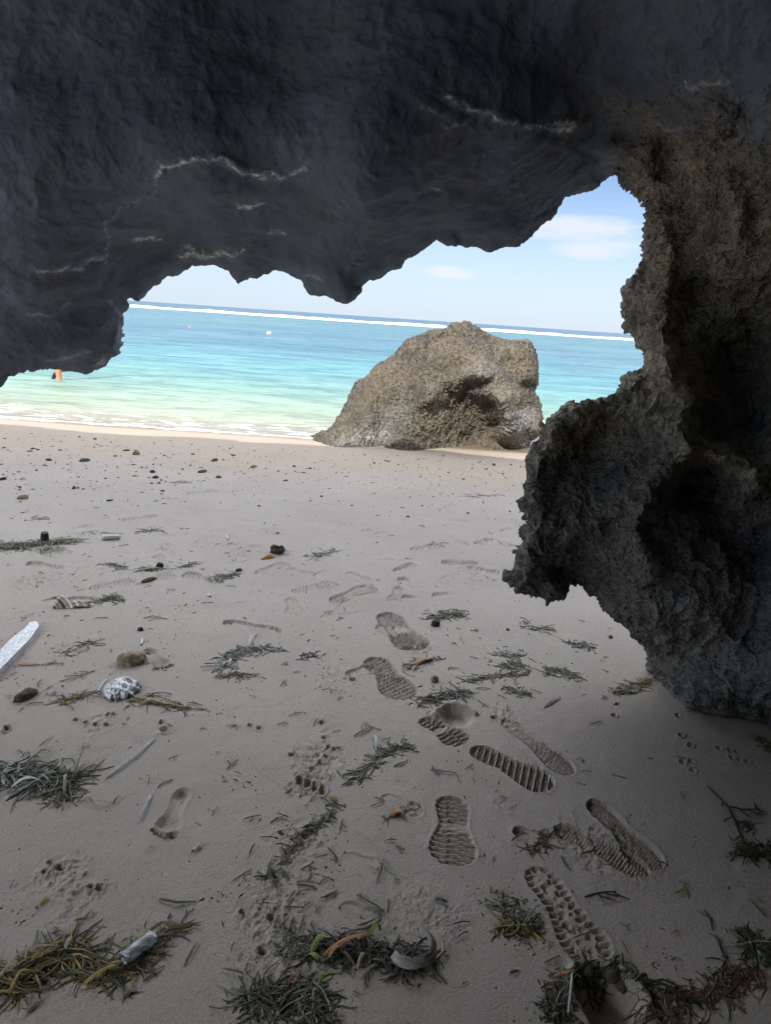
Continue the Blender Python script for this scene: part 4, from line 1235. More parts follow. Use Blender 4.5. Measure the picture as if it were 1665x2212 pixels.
CLUMPS = [
    (([(-20, 1183), (60, 1180), (158, 1170)]), .055, 190, .20, .045, 'green', 'long thick olive seaweed bank reaching in from the left edge, black cap behind it', .35),
    (([(-10, 1668), (60, 1680), (110, 1690), (170, 1680)]), .050, 190, .16, .045, 'pale', 'thick dark tangle of seagrass at the left edge with a raised curling blade', .8),
    (([(105, 1690), (130, 1722), (165, 1700)]), .025, 60, .11, .02, 'std', 'fringe of straight seagrass stems below the thick tangle at the left edge', .5),
    (([(600, 1404), (540, 1404), (495, 1420), (474, 1448)]), .028, 120, .13, .022, 'pale', 'crescent of olive and silvery seagrass right of the pitted tan stone', .4),
    (([(470, 1462), (500, 1458), (545, 1460)]), .012, 36, .10, .01, 'std', 'thin flat seagrass wisp under the lower end of the seagrass crescent', .4),
    (([(268, 1502), (300, 1515), (355, 1522), (415, 1534)]), .010, 44, .13, .014, 'yellow', 'yellow brown seagrass stalk trailing from the crumpled silver wrapper', .22),
    (([(700, 2050), (780, 2060), (870, 2078), (925, 2070)]), .024, 190, .10, .042, 'dark', 'big dark seaweed heap holding a clear plastic curl, an orange blade on top', .5),
    (([(520, 2165), (600, 2150), (700, 2165), (650, 2215)]), .042, 170, .11, .030, 'green', 'bushy olive green seaweed mound at the bottom edge', .9),
    (([(620, 2010), (650, 2060), (690, 2050)]), .035, 60, .10, .016, 'green', 'loose sprigs with bright green blades left of the big dark heap', .9),
    (([(-20, 2140), (60, 2100), (140, 2060), (185, 2075)]), .026, 150, .18, .04, 'yellow', 'humped rope of brown seaweed in the lower left corner', .28),
    (([(175, 2105), (240, 2100), (280, 2075), (335, 2040), (385, 2006)]), .016, 90, .14, .02, 'yellow', 'curving seaweed rope lying under the clear plastic sleeve', .22),
    (([(1205, 2140), (1245, 2102), (1320, 2094), (1385, 2112)]), .016, 60, .09, .03, 'green', 'seaweed draped over the rim of the dark hollow near the bottom edge', .5),
    (([(1200, 2200), (1212, 2150), (1225, 2120)]), .024, 80, .09, .03, 'dark', 'dark hanging seagrass at the bottom edge left of the dark hollow', .9),
    (([(1400, 2165), (1450, 2150), (1530, 2150), (1600, 2125)]), .018, 90, .11, .016, 'brown', 'ragged reddish brown seaweed line right of the dark hollow', .5),
    (([(1380, 2205), (1420, 2195), (1470, 2185)]), .02, 40, .10, .016, 'brown', 'small brown weed tuft on the bottom edge right of the dark hollow', .6),
    (([(1560, 2110), (1600, 2100), (1650, 2112)]), .018, 44, .10, .014, 'brown', 'loop of rust coloured weed near the lower right corner', .6),
    (([(1085, 2000), (1110, 2005), (1152, 1992)]), .016, 80, .09, .03, 'yellow', 'compact tuft of seagrass with upright yellow stems beside the lugged shoe print', .7),
    (([(1600, 1838), (1630, 1842), (1670, 1845)]), .022, 80, .13, .026, 'dark', 'dark bristly seaweed on the right edge at the foot of a branching twig', .6),
    (([(1615, 2030), (1650, 2050), (1670, 2080)]), .03, 90, .11, .03, 'green', 'drooping weed tuft on the right edge above the rust coloured loop', .9),
    (([(1645, 1600), (1675, 1625)]), .022, 50, .10, .02, 'green', 'small green tuft on the right edge just below the rock foot', .7),
    (([(745, 1690), (800, 1655), (830, 1622), (890, 1610)]), .013, 90, .10, .016, 'green', 'olive seagrass chain bending right, left of the deep toe scoop', .3),
    (([(935, 1335), (965, 1328), (1000, 1325)]), .030, 90, .12, .03, 'green', 'round green seagrass tuft with a black stone at its edge', .7),
    (([(905, 1520), (950, 1505), (1015, 1498)]), .032, 90, .10, .014, 'dark', 'matted dark seagrass right behind the deep toe scoop', .9),
    (([(1012, 1472), (1070, 1460), (1145, 1455)]), .016, 70, .10, .012, 'std', 'flat line of seagrass left of the weed bundle with a pale root', .4),
    (([(1080, 1440), (1110, 1432), (1140, 1445)]), .026, 60, .10, .012, 'std', 'loose dark seagrass spray above the flat line of seagrass', .8),
    (([(1075, 1412), (1100, 1418), (1130, 1412)]), .022, 50, .10, .012, 'pale', 'feathery grey green seagrass spray, uppermost of three near the rock foot', .6),
    (([(1090, 1486), (1115, 1494), (1138, 1502)]), .015, 40, .08, .012, 'green', 'short comb of seagrass stems just under the flat line of seagrass', .3),
    (([(1175, 1458), (1200, 1448), (1250, 1464)]), .020, 70, .10, .016, 'green', 'tapering weed bundle with a pale root pointing at the rock foot', .4),
    (([(1325, 1497), (1365, 1485), (1405, 1468)]), .014, 70, .11, .016, 'olv' if False else 'yellow', 'yellowish weed wedged against the foot of the rock pillar', .35),
    (([(1225, 1388), (1250, 1392), (1275, 1400)]), .024, 54, .10, .014, 'pale', 'spiky seagrass tuft under the overhanging nose of the rock pillar', .6),
    (([(1145, 1362), (1175, 1352), (1200, 1372)]), .030, 34, .09, .008, 'std', 'thin scattered seagrass wisps left of the spiky tuft below the rock nose', .9),
    (([(875, 1446), (910, 1430), (950, 1422)]), .014, 56, .09, .016, 'yellow', 'weed bundle with an orange middle above the matted dark seagrass', .35),
    (([(455, 1250), (485, 1246), (515, 1240)]), .028, 54, .13, .014, 'green', 'bright olive seagrass fan below the orange shell', .5),
    (([(660, 1206), (690, 1200), (722, 1190)]), .035, 40, .13, .010, 'pale', 'loose grey green seagrass curls on the far sand right of the hollow brown stone', .9),
    (([(300, 1231), (330, 1229), (355, 1227)]), .020, 34, .12, .01, 'green', 'slim yellow green seagrass strip behind the crumpled tan wrapper', .3),
    (([(232, 1216), (250, 1222), (272, 1230)]), .018, 30, .11, .01, 'dark', 'slanting dark seagrass strip left of the yellow green one', .4),
    (([(388, 1226), (410, 1222), (430, 1212)]), .018, 26, .10, .01, 'dark', 'small dark seagrass knot between the yellow green strip and the olive fan', .6),
    (([(125, 1518), (160, 1508), (200, 1502)]), .014, 40, .11, .012, 'yellow', 'pair of olive seagrass strips right of the brown coral lump', .3),
    (([(205, 1300), (235, 1292), (260, 1294)]), .016, 30, .13, .016, 'green', 'green seagrass sprig across the smooth print behind the tan wrapper', .4),
    (([(650, 1425), (670, 1412), (690, 1420)]), .016, 34, .07, .01, 'grey' if False else 'pale', 'wiry pale seagrass scrap right of the seagrass crescent', .9),
    (([(126, 1412), (165, 1405), (205, 1385)]), .012, 20, .13, .006, 'std', 'thin seagrass spray below the tip of the silvery board', .25),
    (([(610, 1850), (640, 1825), (655, 1800), (700, 1770)]), .012, 46, .07, .012, 'dark', 'broken chain of dark weed scraps left of the barred shoe print', .5),
    (([(560, 1900), (600, 1880), (625, 1850)]), .010, 26, .05, .010, 'dark', 'line of dark crumbs running down from the broken chain of weed', .5),
    (([(832, 1768), (865, 1758), (905, 1742)]), .006, 16, .08, .008, 'brown', 'thin strand with an orange sheath above the round heel mark', .15),
    (([(700, 1768), (720, 1750), (730, 1735)]), .010, 16, .06, .012, 'green', 'tiny weed sprig with a lime green tip left of the barred shoe print', .6),
    (([(1130, 1835), (1165, 1832), (1185, 1800)]), .012, 34, .09, .012, 'brown', 'brown weed scrap lying across the dark crescent heel mark', .4),
    (([(1600, 1775), (1618, 1790)]), .016, 22, .06, .004, 'dark', 'dark crumbs of weed between the branching twig and the bristly seaweed on the right edge', 1.5),
    (([(1100, 1945), (1080, 1970)]), .02, 16, .09, .014, 'std', 'curled wisp above the tuft with upright yellow stems', .5),
    (([(180, 1150), (240, 1152)]), .0 + .03, 14, .12, .006, 'std', 'flat wisp on the sand behind the pale plastic tube', .3),
    (([(300, 1147), (345, 1146)]), .025, 26, .14, .010, 'std', 'low dark seagrass patch far left of the footprint trail', .4),
    (([(110, 1120), (60, 1122)]), .03, 18, .14, .008, 'std', 'low dark strip of seagrass near the left edge below the tan pebble', .3),
    (([(375, 1042), (415, 1041)]), .03, 26, .14, .012, 'yellow', 'small yellowish weed scrap far up the beach by the pebbles', .3),
    (([(1005, 1072), (1085, 1068)]), .04, 24, .2, .008, 'green', 'thin green weed streak on the far sand in front of the boulder', .2),
    (([(1130, 1355), (1140, 1340)]), .02, 12, .08, .008, 'dark', 'tiny dark weed scrap left of the thin scattered wisps', .8),
]

# single blades and twigs one can tell apart: path, width, colour, lift, label
BLADES = [
    ([(334, 1596), (300, 1630), (262, 1660), (230, 1682)], .011, 'silver', .012, 'long silvery grass blade lying folded on bare sand'),
    ([(326, 1718), (316, 1740), (303, 1776)], .010, 'silver', .006, 'short pale green blade left of the bare footprint with clear toes'),
    ([(345, 1942), (380, 1952), (424, 1949)], .010, 'olive', .006, 'curved olive blade above the clear plastic sleeve'),
    ([(770, 1934), (815, 1960), (822, 1990), (790, 2008), (750, 2014)], .007, 'olive', .006, 'looped olive stem above the big dark seaweed heap'),
    ([(955, 2030), (958, 2060), (940, 2080), (908, 2096)], .007, 'straw', .012, 'hooked straw coloured stem right of the clear plastic curl'),
    ([(815, 1850), (830, 1868), (850, 1888)], .006, 'pale', .006, 'pale green blade crossing a brown one below the round heel mark'),
    ([(828, 1856), (822, 1885), (812, 1908)], .005, 'brown', .008, 'brown blade crossed by a pale green one below the round heel mark'),
    ([(40, 1438), (60, 1436), (88, 1437)], .016, 'orange', .006, 'dry orange brown leaf below the silvery board'),
    ([(90, 1438), (102, 1436), (122, 1428)], .010, 'green', .006, 'yellow green leaf at the tip of the dry orange brown leaf'),
    ([(88, 1958), (94, 1948), (100, 1940)], .012, 'yellow', .005, 'short yellow leaf lying below the cluster of burrow holes'),
    ([(1546, 2022), (1552, 2042), (1562, 2068)], .008, 'black', .008, 'dark straight stick near the lower right corner'),
    ([(1474, 1912), (1478, 1928), (1486, 1942)], .007, 'green', .006, 'small yellowish V shaped twig on the bare right hand sand'),
    ([(1262, 1938), (1295, 1932), (1330, 1926)], .009, 'black', .008, 'dark forked twig right of the lugged shoe print'),
    ([(1525, 1700), (1548, 1725), (1572, 1752), (1590, 1790), (1605, 1830)], .010, 'brown', .010, 'long branching brown twig near the right edge'),
    ([(1572, 1745), (1600, 1756), (1640, 1752)], .010, 'black', .012, 'dark side shoot beside the long branching twig'),
    ([(1395, 2116), (1430, 2130), (1480, 2158), (1520, 2182)], .009, 'black', .012, 'straight black stick across the reddish weed line'),
    ([(160, 1990), (185, 1988), (200, 1965)], .008, 'brown', .008, 'bent brown stem under the cluster of burrow holes'),
    ([(700, 1940), (720, 1932), (728, 1925)], .010, 'brown', .006, 'short chopped brown stem above the looped olive stem'),
    ([(60, 2190), (78, 2172), (90, 2160)], .014, 'grey', .008, 'thick grey brown stick near the bottom left corner'),
    ([(270, 2155), (285, 2135)], .014, 'grey', .005, 'stubby grey stick right of the humped brown rope'),
    ([(1420, 1858), (1440, 1870)], .001 + .008, 'black', .004, 'tiny black stick on bare sand right of the overlapping sandal prints'),
    ([(855, 1825), (868, 1836), (874, 1836)], .009, 'red', .005, 'small rust coloured bit left of the barred shoe print'),
    ([(1120, 2098), (1100, 2103)], .009, 'red', .005, 'small rust coloured stub left of the dark hollow'),
    ([(940, 1942), (966, 1950)], .014, 'black', .008, 'short thick black scrap below the barred shoe print'),
    ([(930, 1662), (985, 1672), (992, 1690)], .006, 'grey', .005, 'bent grey stem below the deep toe scoop'),
    ([(758, 1680), (800, 1682)], .006, 'grey', .006, 'stiff grey stem under the olive seagrass chain'),
    ([(738, 1695), (765, 1690)], .008, 'brown', .005, 'brown stem with an orange tip right of the toe digs'),
    ([(850, 1656), (880, 1644)], .008, 'olive', .005, 'short stem lying below the olive seagrass chain'),
    ([(764, 1590), (788, 1580), (805, 1572)], .009, 'grey', .010, 'forked grey blade above the olive seagrass chain'),
    ([(812, 1622), (812, 1600), (806, 1590)], .010, 'silver', .020, 'silvery blade standing out of the olive seagrass chain'),
    ([(1175, 1530), (1190, 1518), (1210, 1508)], .011, 'grey', .006, 'rolled grey weed stem with a white end below the weed bundle'),
    ([(140, 1462), (170, 1462), (206, 1450)], .006, 'grey', .004, 'thin grey blade above the brown coral lump'),
    ([(310, 1336), (330, 1332), (362, 1338)], .006, 'brown', .005, 'brown stem lying above the pale bit of tube'),
    ([(322, 1342), (340, 1335), (348, 1326)], .005, 'straw', .006, 'straw coloured stem leaning above the brown one'),
]

def rock_mesh(name, sx, sy, sz, seed, sub=3, rough=.25, pit=.10, flat=.35):
    import bmesh
    bm = bmesh.new()
    bmesh.ops.create_icosphere(bm, subdivisions=sub, radius=1.0)
    V = np.array([v.co[:] for v in bm.verts])
    d = 1 + rough * fbm(V * 1.3 + seed * 3.1, 3, seed) * 1.6 - pit * np.clip(1 - worley(V * 3.1 + seed, seed + 2)[0] / .6, 0, 1) + .06 * fbm(V * 6, 2, seed + 5)
    V = V * d[:, None] * np.array([sx, sy, sz])
    V[:, 2] = np.maximum(V[:, 2], -flat * sz)
    for v, c in zip(bm.verts, V): v.co = c
    me = bpy.data.meshes.new(name)
    bm.to_mesh(me); bm.free()
    me.polygons.foreach_set('use_smooth', np.ones(len(me.polygons), bool))
    return me

def mat_plain(name, col, col2=None, rough=.7, spec=.3, scale=40, bump=.4, **kw):
    n = NT(name)
    c = n.mix(n.ramp(n.noise(n.obj(), scale, 5, .65), [(.35, 0.0), (.65, 1.0)]), col, col2 or tuple(v * .5 for v in col))
    b = n.bump(n.noise(n.obj(), scale * 3, 4, .6), bump, .004)
    return n.finish(n.pbsdf(c, rough, spec, b, **kw))

def put(o, px, py, dz=0.0):
    g = gxyz(px, py)
    o.location = (g[0], g[1], g[2] + dz)
    return o

def pxm(px, py):
    """metres per reference pixel at that spot of the sand"""
    return px_scale(px, py)[1]

def sheet(name, nx, ny, fn, mat, thick=.0008, parent=None):
    """thin crumpled sheet of real thickness from fn(u, v) -> xyz"""
    u, v = [a.ravel() for a in np.meshgrid(np.linspace(0, 1, nx), np.linspace(0, 1, ny))]
    V = fn(u, v)
    i = (np.arange(ny - 1)[:, None] * nx + np.arange(nx - 1)[None, :]).ravel()
    me = make_mesh(name, V, np.stack([i, i + 1, i + nx + 1, i + nx], 1))
    o = add_obj(name, me, mat, parent)
    md = o.modifiers.new('Solidify', 'SOLIDIFY'); md.thickness = thick
    return o

def build_debris():
    global M_WEED
    M_WEED = mat_tone('seagrass')
    for c in CLUMPS:
        ex = ()
        if 'big dark seaweed heap' in c[6]:
            ex = (([(698, 2068), (745, 2046), (800, 2018)], .012, 'orange', .02), ([(880, 2092), (920, 2080), (945, 2072)], .014, 'yellow', .012), ([(800, 2022), (822, 2012)], .014, 'green', .03), ([(845, 2085), (895, 2082)], .008, 'silver', .02),
                  ([(780, 2120), (820, 2090)], .008, 'grey', .02), ([(770, 2100), (790, 2070)], .008, 'straw', .03))
        elif 'bright green blades' in c[6]:
            ex = (([(672, 2060), (690, 2040), (708, 2020)], .014, 'green', .02), ([(668, 2062), (680, 2082), (705, 2078)], .012, 'green', .02), ([(690, 2130), (700, 2100)], .010, 'green', .012), ([(708, 2075), (740, 2050)], .008, 'straw', .02), ([(620, 2130), (650, 2108)], .010, 'red', .012))
        elif 'raised curling blade' in c[6]:
            ex = (([(150, 1702), (168, 1672), (180, 1640), (181, 1606)], .005, 'olive', .03), ([(25, 1702), (60, 1698), (92, 1690)], .016, 'silver', .028), ([(60, 1655), (80, 1632), (105, 1615)], .007, 'pale', .02), ([(70, 1650), (86, 1640), (100, 1622)], .005, 'pale', .02),
                  ([(140, 1716), (142, 1690), (148, 1675)], .009, 'straw', .02), ([(135, 1640), (136, 1655)], .010, 'silver', .02), ([(100, 1620), (80, 1650), (50, 1660)], .007, 'brown', .03))
        elif 'fringe of straight' in c[6]:
            ex = (([(200, 1725), (215, 1738), (245, 1738)], .010, 'straw', .012), ([(245, 1738), (262, 1722)], .007, 'grey', .010), ([(60, 1730), (95, 1710)], .006, 'grey', .004), ([(135, 1755), (140, 1730)], .006, 'grey', .004))
        elif 'crescent of olive' in c[6]:
            ex = (([(538, 1395), (542, 1380), (535, 1376)], .012, 'silver', .01), ([(495, 1440), (500, 1425)], .012, 'silver', .012), ([(480, 1440), (498, 1432)], .010, 'silver', .012))
        elif 'yellow brown seagrass stalk' in c[6]:
            ex = (([(285, 1505), (320, 1515), (360, 1525), (412, 1530)], .010, 'straw', .010), ([(300, 1522), (340, 1516), (372, 1522)], .010, 'yellow', .010), ([(320, 1506), (345, 1500), (372, 1502)], .005, 'olive', .006))
        elif 'humped rope' in c[6]:
            ex = (([(-10, 2128), (40, 2092), (90, 2070), (140, 2048)], .008, 'straw', .04), ([(55, 2080), (70, 2030)], .006, 'pale', .01), ([(140, 2060), (165, 2040)], .010, 'pale', .03), ([(20, 2150), (80, 2110)], .008, 'yellow', .04))
        elif 'curving seaweed rope' in c[6]:
            ex = (([(180, 2130), (230, 2108), (262, 2085)], .010, 'yellow', .02), ([(310, 2026), (350, 2008), (404, 2002)], .012, 'olive', .02), ([(300, 2035), (330, 2015)], .012, 'straw', .02))
        elif 'upright yellow stems' in c[6]:
            ex = (([(1106, 1990), (1112, 1965), (1120, 1955)], .006, 'green', .03), ([(1130, 1998), (1150, 1985), (1166, 1958)], .007, 'pale', .03), ([(1064, 1942), (1080, 1958), (1100, 1970)], .005, 'olive', .01))
        elif 'rim of the dark hollow' in c[6]:
            ex = (([(1342, 2092), (1340, 2070), (1338, 2058)], .010, 'olive', .01), ([(1195, 2112), (1215, 2108), (1238, 2102)], .007, 'orange', .006), ([(1226, 2195), (1230, 2150), (1234, 2106)], .006, 'silver', .01), ([(1370, 2125), (1395, 2105)], .008, 'black', .01))
        elif 'orange middle' in c[6]:
            ex = (([(895, 1436), (915, 1428), (935, 1424)], .022, 'orange', .012), ([(890, 1450), (900, 1440)], .01, 'pale', .01))
        elif 'olive fan' not in c[6] and 'slim yellow green' in c[6]:
            ex = (([(305, 1232), (330, 1230), (352, 1228)], .016, 'green', .01),)
        elif 'orange sheath' in c[6]:
            ex = (([(842, 1762), (868, 1752)], .016, 'orange', .008),)
        elif 'lime green tip' in c[6]:
            ex = (([(712, 1730), (726, 1724)], .016, 'green', .010),)
        elif 'wedged against' in c[6]:
            ex = (([(1320, 1497), (1360, 1496), (1385, 1490)], .010, 'dark', .01),)
        seaweed(c[0], c[1], c[2], c[3], c[4], c[5], c[6], c[7], extra=ex)
    # single blades with a look of their own
    rr = np.random.RandomState(21)
    for path, w, cn, lf, label in BLADES:
        q = np.array([gxyz(*p) for p in path]); org = q.mean(0)
        t = np.linspace(0, 1, 9); f = np.linspace(0, 1, len(q))
        q = np.stack([np.interp(t, f, q[:, k]) for k in range(3)], 1)
        q[:, 2] += .003 + lf * np.sin(t * math.pi) * .6
        mb = MB()
        mb.blade(q, w, .004, np.array(PAL[cn]) * rr.uniform(.8, 1.2), roll=.5, col2=np.array(PAL[cn]) * rr.uniform(.6, 1.1))
        if 'forked' in label or 'branching' in label or 'V shaped' in label:
            for k in (3, 5, 7)[: (1 if 'V' in label else 3)]:
                a = rr.uniform(.5, 1.2) * rr.choice([-1, 1]); d = q[k] - q[k - 1]; ang = math.atan2(d[1], d[0]) + a
                p2 = curve_pts(q[k][:2], ang, rr.uniform(.03, .055), .4, 5)
                mb.blade(np.concatenate([p2, np.full((5, 1), q[k][2])], 1), w * .7, .004, np.array(PAL[cn]))
        twig = any(k in label for k in ('twig', 'stick', 'shoot'))
        o = mb.build('twig' if twig else ('dry_leaf' if 'leaf' in label else 'seagrass_blade'), M_WEED, None, tuple(org))
        tag(o, label, 'twig' if twig else ('leaf' if 'leaf' in label else 'seagrass blade'), None if not twig else 'twigs and sticks on the sand')
    # loose short blades scattered over the sand: copies of a few shapes
    protos = []
    for k in range(9):
        mb = MB(); l = .05 if k % 3 else .028
        p = curve_pts((0, 0), 0, l, rr.normal(0, .9), 6); p -= p.mean(0)
        z = .003 + .004 * np.sin(np.linspace(0, math.pi, 6)) * rr.rand()
        cn = ['grey', 'brown', 'dark', 'olive', 'grey', 'black', 'straw', 'brown', 'dark'][k]
        mb.blade(np.concatenate([p, z[:, None]], 1), .0045, .003, PAL[cn], roll=.8)
        if k in (1, 4, 6):
            p2 = curve_pts(p[2], rr.uniform(.5, 1.2), l * .5, .4, 4)
            mb.blade(np.concatenate([p2, np.full((4, 1), .004)], 1), .0035, .003, PAL[cn])
        protos.append(mb.build('loose_blade', M_WEED, None, (0, 0, 0)))
    spots = []
    while len(spots) < 230:
        px, py = rr.uniform(-20, 1680), 1090 + 1110 * rr.beta(1.1, 1.4)
        if px > 1080 and py < 1330: continue
        if px > 1300 and py < 1330 + (px - 1300) * .8: continue
        if py > 1700 and px < 330 and rr.rand() < .6: continue
        if px > 1330 and rr.rand() < .55: continue
        spots.append((px, py))
    for (cx_, cy_, sx, sy, nn) in ((640, 1830, 60, 90, 26), (700, 2010, 60, 50, 14), (1060, 1430, 130, 50, 20), (330, 1225, 120, 25, 14), (100, 1430, 70, 50, 12)):
        for _ in range(nn): spots.append((rr.normal(cx_, sx), rr.normal(cy_, sy)))
    g0 = np.array([ground_pt(*p) for p in spots]); z0 = sand_z(g0[:, 0], g0[:, 1])
    for k, (g, z) in enumerate(zip(g0, z0)):
        pr = protos[k % 9]
        o = pr if k < 9 else pr.copy()
        if k >= 9: COL.objects.link(o)
        o.location = (g[0], g[1], z)
        s = rr.uniform(.55, 1.35)
        o.scale = (s, s * rr.uniform(.8, 1.2), 1)
        o.rotation_euler = (0, 0, rr.uniform(0, 6.28))
        tag(o, 'short dry seagrass blade lying loose on the bare sand', 'seagrass blade', 'loose seagrass blades scattered on the sand')
    # pebbles and shell bits along the upper beach
    m_peb = mat_plain('pebble_dark', (.12, .10, .075), (.045, .04, .035), .9, .2, 60)
    m_tan = mat_plain('pebble_tan', (.30, .25, .17), (.15, .12, .085), .9, .2, 50)
    m_blk = mat_plain('stone_black', (.03, .03, .032), (.015, .015, .016), .7, .3, 60)
    m_white = mat_plain('shell_white', (.62, .58, .54), (.42, .38, .35), .5, .4, 60, .2)
    peb = []
    for k in range(7):
        me = rock_mesh('beach_pebble', 1, rr.uniform(.5, 1), rr.uniform(.4, .7), 60 + k, 3, .55, .3)
        me.materials.append(m_tan if k == 6 else m_peb)
        peb.append(me)
    ps = []
    while len(ps) < 165:
        px, py = rr.uniform(-20, 1130), 925 + 200 * rr.beta(1.1, 2.4)
        if px > 690 and py < 965: continue
        if py < 912 + px * .055 + 8: continue
        ps.append((px, py, rr.choice([.008, .011, .015, .020, .028], p=[.34, .32, .2, .1, .04])))
    for px, py in ((1050, 1010), (1000, 1035), (950, 1010), (860, 1000), (560, 1100), (600, 1160), (880, 1120), (1010, 1115), (1100, 1110)):
        ps.append((px, py, .014))
    for k, (px, py, s) in enumerate(ps):
        g = ground_pt(px, py, -.02)
        o = bpy.data.objects.new('beach_pebble', peb[k % 7]); COL.objects.link(o)
        o.location = (g[0], g[1], sand_z(g[:1], g[1:2])[0] + s * .12)
        o.scale = (s * rr.uniform(.8, 1.5), s, s * rr.uniform(.8, 1.1))
        o.rotation_euler = (0, 0, rr.uniform(0, 6.28))
        tag(o, 'small rough pebble on the grey sand below the water\'s edge', 'pebble', 'pebbles scattered along the upper beach')
    # shell grit, weed crumbs and sand crumbs nobody could count
    V, F, C = [], [], []
    gx = []
    for k in range(3000):
        if k < 2100: px, py = rr.uniform(-30, 1250), 918 + 190 * rr.beta(1.0, 1.7)
        elif k < 2600: px, py = rr.uniform(-30, 1200), rr.uniform(1050, 1500)
        else: px, py = rr.uniform(-30, 1690), rr.uniform(1350, 2230)
        if py < 918 + px * .05: continue
        gx.append((px, py))
    clus = [(rr.uniform(0, 1600), rr.uniform(1100, 2200)) for _ in range(34)]
    for c0 in clus:
        for _ in range(15): gx.append((rr.normal(c0[0], 26), rr.normal(c0[1], 13)))
    G = ray(np.array([p[0] for p in gx]), np.array([p[1] for p in gx])); G = CAM + G * (-1.5 / G[:, 2])[:, None]
    GZ = sand_z(G[:, 0], G[:, 1])
    for g, z in zip(G, GZ):
        if g[1] > 9.0 or g[1] < .6: continue
        far = min(1.0, g[1] / 6.0)
        a = rr.uniform(.0010, .0028) + .006 * far * rr.rand() ** 2
        el = rr.choice([1, 1, 1.5, 3.5]); th = rr.uniform(0, 6.28); ca, sa = math.cos(th), math.sin(th)
        b = len(V)
        for (x_, y_, z_) in ((1, 0, 0), (0, 1, 0), (-1, 0, 0), (0, -1, 0), (.1, .1, 1), (0, 0, -1)):
            x_ *= a * el * rr.uniform(.7, 1.3); y_ *= a * rr.uniform(.7, 1.3)
            V.append((g[0] + x_ * ca - y_ * sa, g[1] + x_ * sa + y_ * ca, z + z_ * a * .9 + .0004))
        for q in ((0, 1, 4), (1, 2, 4), (2, 3, 4), (3, 0, 4), (1, 0, 5), (2, 1, 5), (3, 2, 5), (0, 3, 5)): F.append(tuple(b + t_ for t_ in q))
        c_ = np.array(PAL[rr.choice(['brown', 'grey', 'black', 'dark', 'straw', 'pale', 'grey', 'brown'])]) * rr.uniform(.7, 1.4)
        C += [c_] * 6
    me = make_mesh('beach_grit', np.array(V), F, False); cattr(me, 'tone', np.array(C))
    tag(add_obj('beach_grit', me, M_WEED), 'fine shell grit and weed crumbs strewn over the sand', 'grit', None, 'stuff')
    # stones one can tell apart: px, py, half sizes m, material, name, label
    st = [((284, 1430), (.062, .045, .036), m_tan, 'pitted_stone', 'pitted tan stone beside a bare footprint', 'stone', 1.2, .12),
          ((295, 978), (.050, .04, .05), m_tan, 'beach_stone', 'largest tan stone on the strand line in front of the waves', 'stone', 1, .2),
          ((183, 993), (.07, .04, .025), m_peb, 'beach_stone', 'flat wide dark stone left of the largest tan stone', 'stone', 1, .2),
          ((330, 1018), (.03, .03, .025), m_blk, 'beach_stone', 'round black stone near the two pebbles below the strand line', 'stone', 1, .2),
          ((337, 1031), (.035, .025, .024), m_blk, 'beach_stone', 'pointed black stone just below the round black one', 'stone', 1, .2),
          ((438, 1017), (.065, .035, .022), m_peb, 'beach_stone', 'long low dark stone above the yellowish weed scrap', 'stone', 1, .2),
          ((464, 992), (.05, .03, .025), m_peb, 'beach_stone', 'grey brown stone higher up than the long low dark one', 'stone', 1, .2),
          ((548, 1006), (.05, .03, .022), m_tan, 'beach_stone', 'tan stone rightmost of the larger stones left of the boulder', 'stone', 1, .2),
          ((7, 1036), (.045, .03, .02), m_blk, 'beach_stone', 'black stone touching the left edge of the view', 'stone', 1, .2),
          ((50, 1077), (.055, .035, .03), m_tan, 'beach_stone', 'tan stone standing alone near the left edge', 'stone', 1, .2),
          ((346, 1223), (.022, .02, .022), m_blk, 'beach_stone', 'black nub on the slim yellow green seagrass strip', 'stone', 1, .2),
          ((516, 1233), (.024, .014, .012), m_blk, 'beach_stone', 'black bit at the right tip of the olive seagrass fan', 'stone', 1, .2),
          ((304, 1361), (.014, .014, .014), m_blk, 'beach_stone', 'tiny black nub on bare sand above the pale bit of tube', 'stone', 1, .2),
          ((321, 1254), (.050, .02, .014), m_peb, 'beach_stone', 'dark brown ragged scrap below the slim yellow green strip', 'stone', 1, .2),
          ((940, 1349), (.028, .022, .022), m_blk, 'beach_stone', 'black stone at the edge of the round green tuft', 'stone', 1, .2),
          ((56, 1506), (.050, .028, .024), m_peb, 'coral_lump', 'brown coral lump lying near the left edge', 'coral', 1.1, .35),
          ((938, 1470), (.018, .018, .020), m_tan, 'sand_clod', 'pinkish tan clod standing above the matted dark seagrass', 'clod', 1, .3),
          ((1318, 1376), (.015, .011, .010), m_peb, 'beach_stone', 'mauve grey pebble on the sand under the rock pillar', 'pebble', 1, .2),
          ((1096, 1360), (.009, .008, .008), m_peb, 'beach_stone', 'tiny grey pebble left of the scattered wisps below the rock nose', 'pebble', 1, .2),
          ((1268, 2098), (.020, .016, .014), m_peb, 'beach_stone', 'smaller brown stone on the rim of the dark hollow', 'stone', 1, .2),
          ((1322, 2102), (.026, .018, .016), m_peb, 'beach_stone', 'round brown stone topping the rim of the dark hollow', 'stone', 1, .2),
          ((1345, 2122), (.024, .016, .013), m_peb, 'beach_stone', 'dark stone on the right side of the hollow rim', 'stone', 1, .2),
          ((1300, 2116), (.042, .016, .012), m_tan, 'beach_stone', 'long flat stone bridging the upper side of the dark hollow', 'stone', 1, .2)]
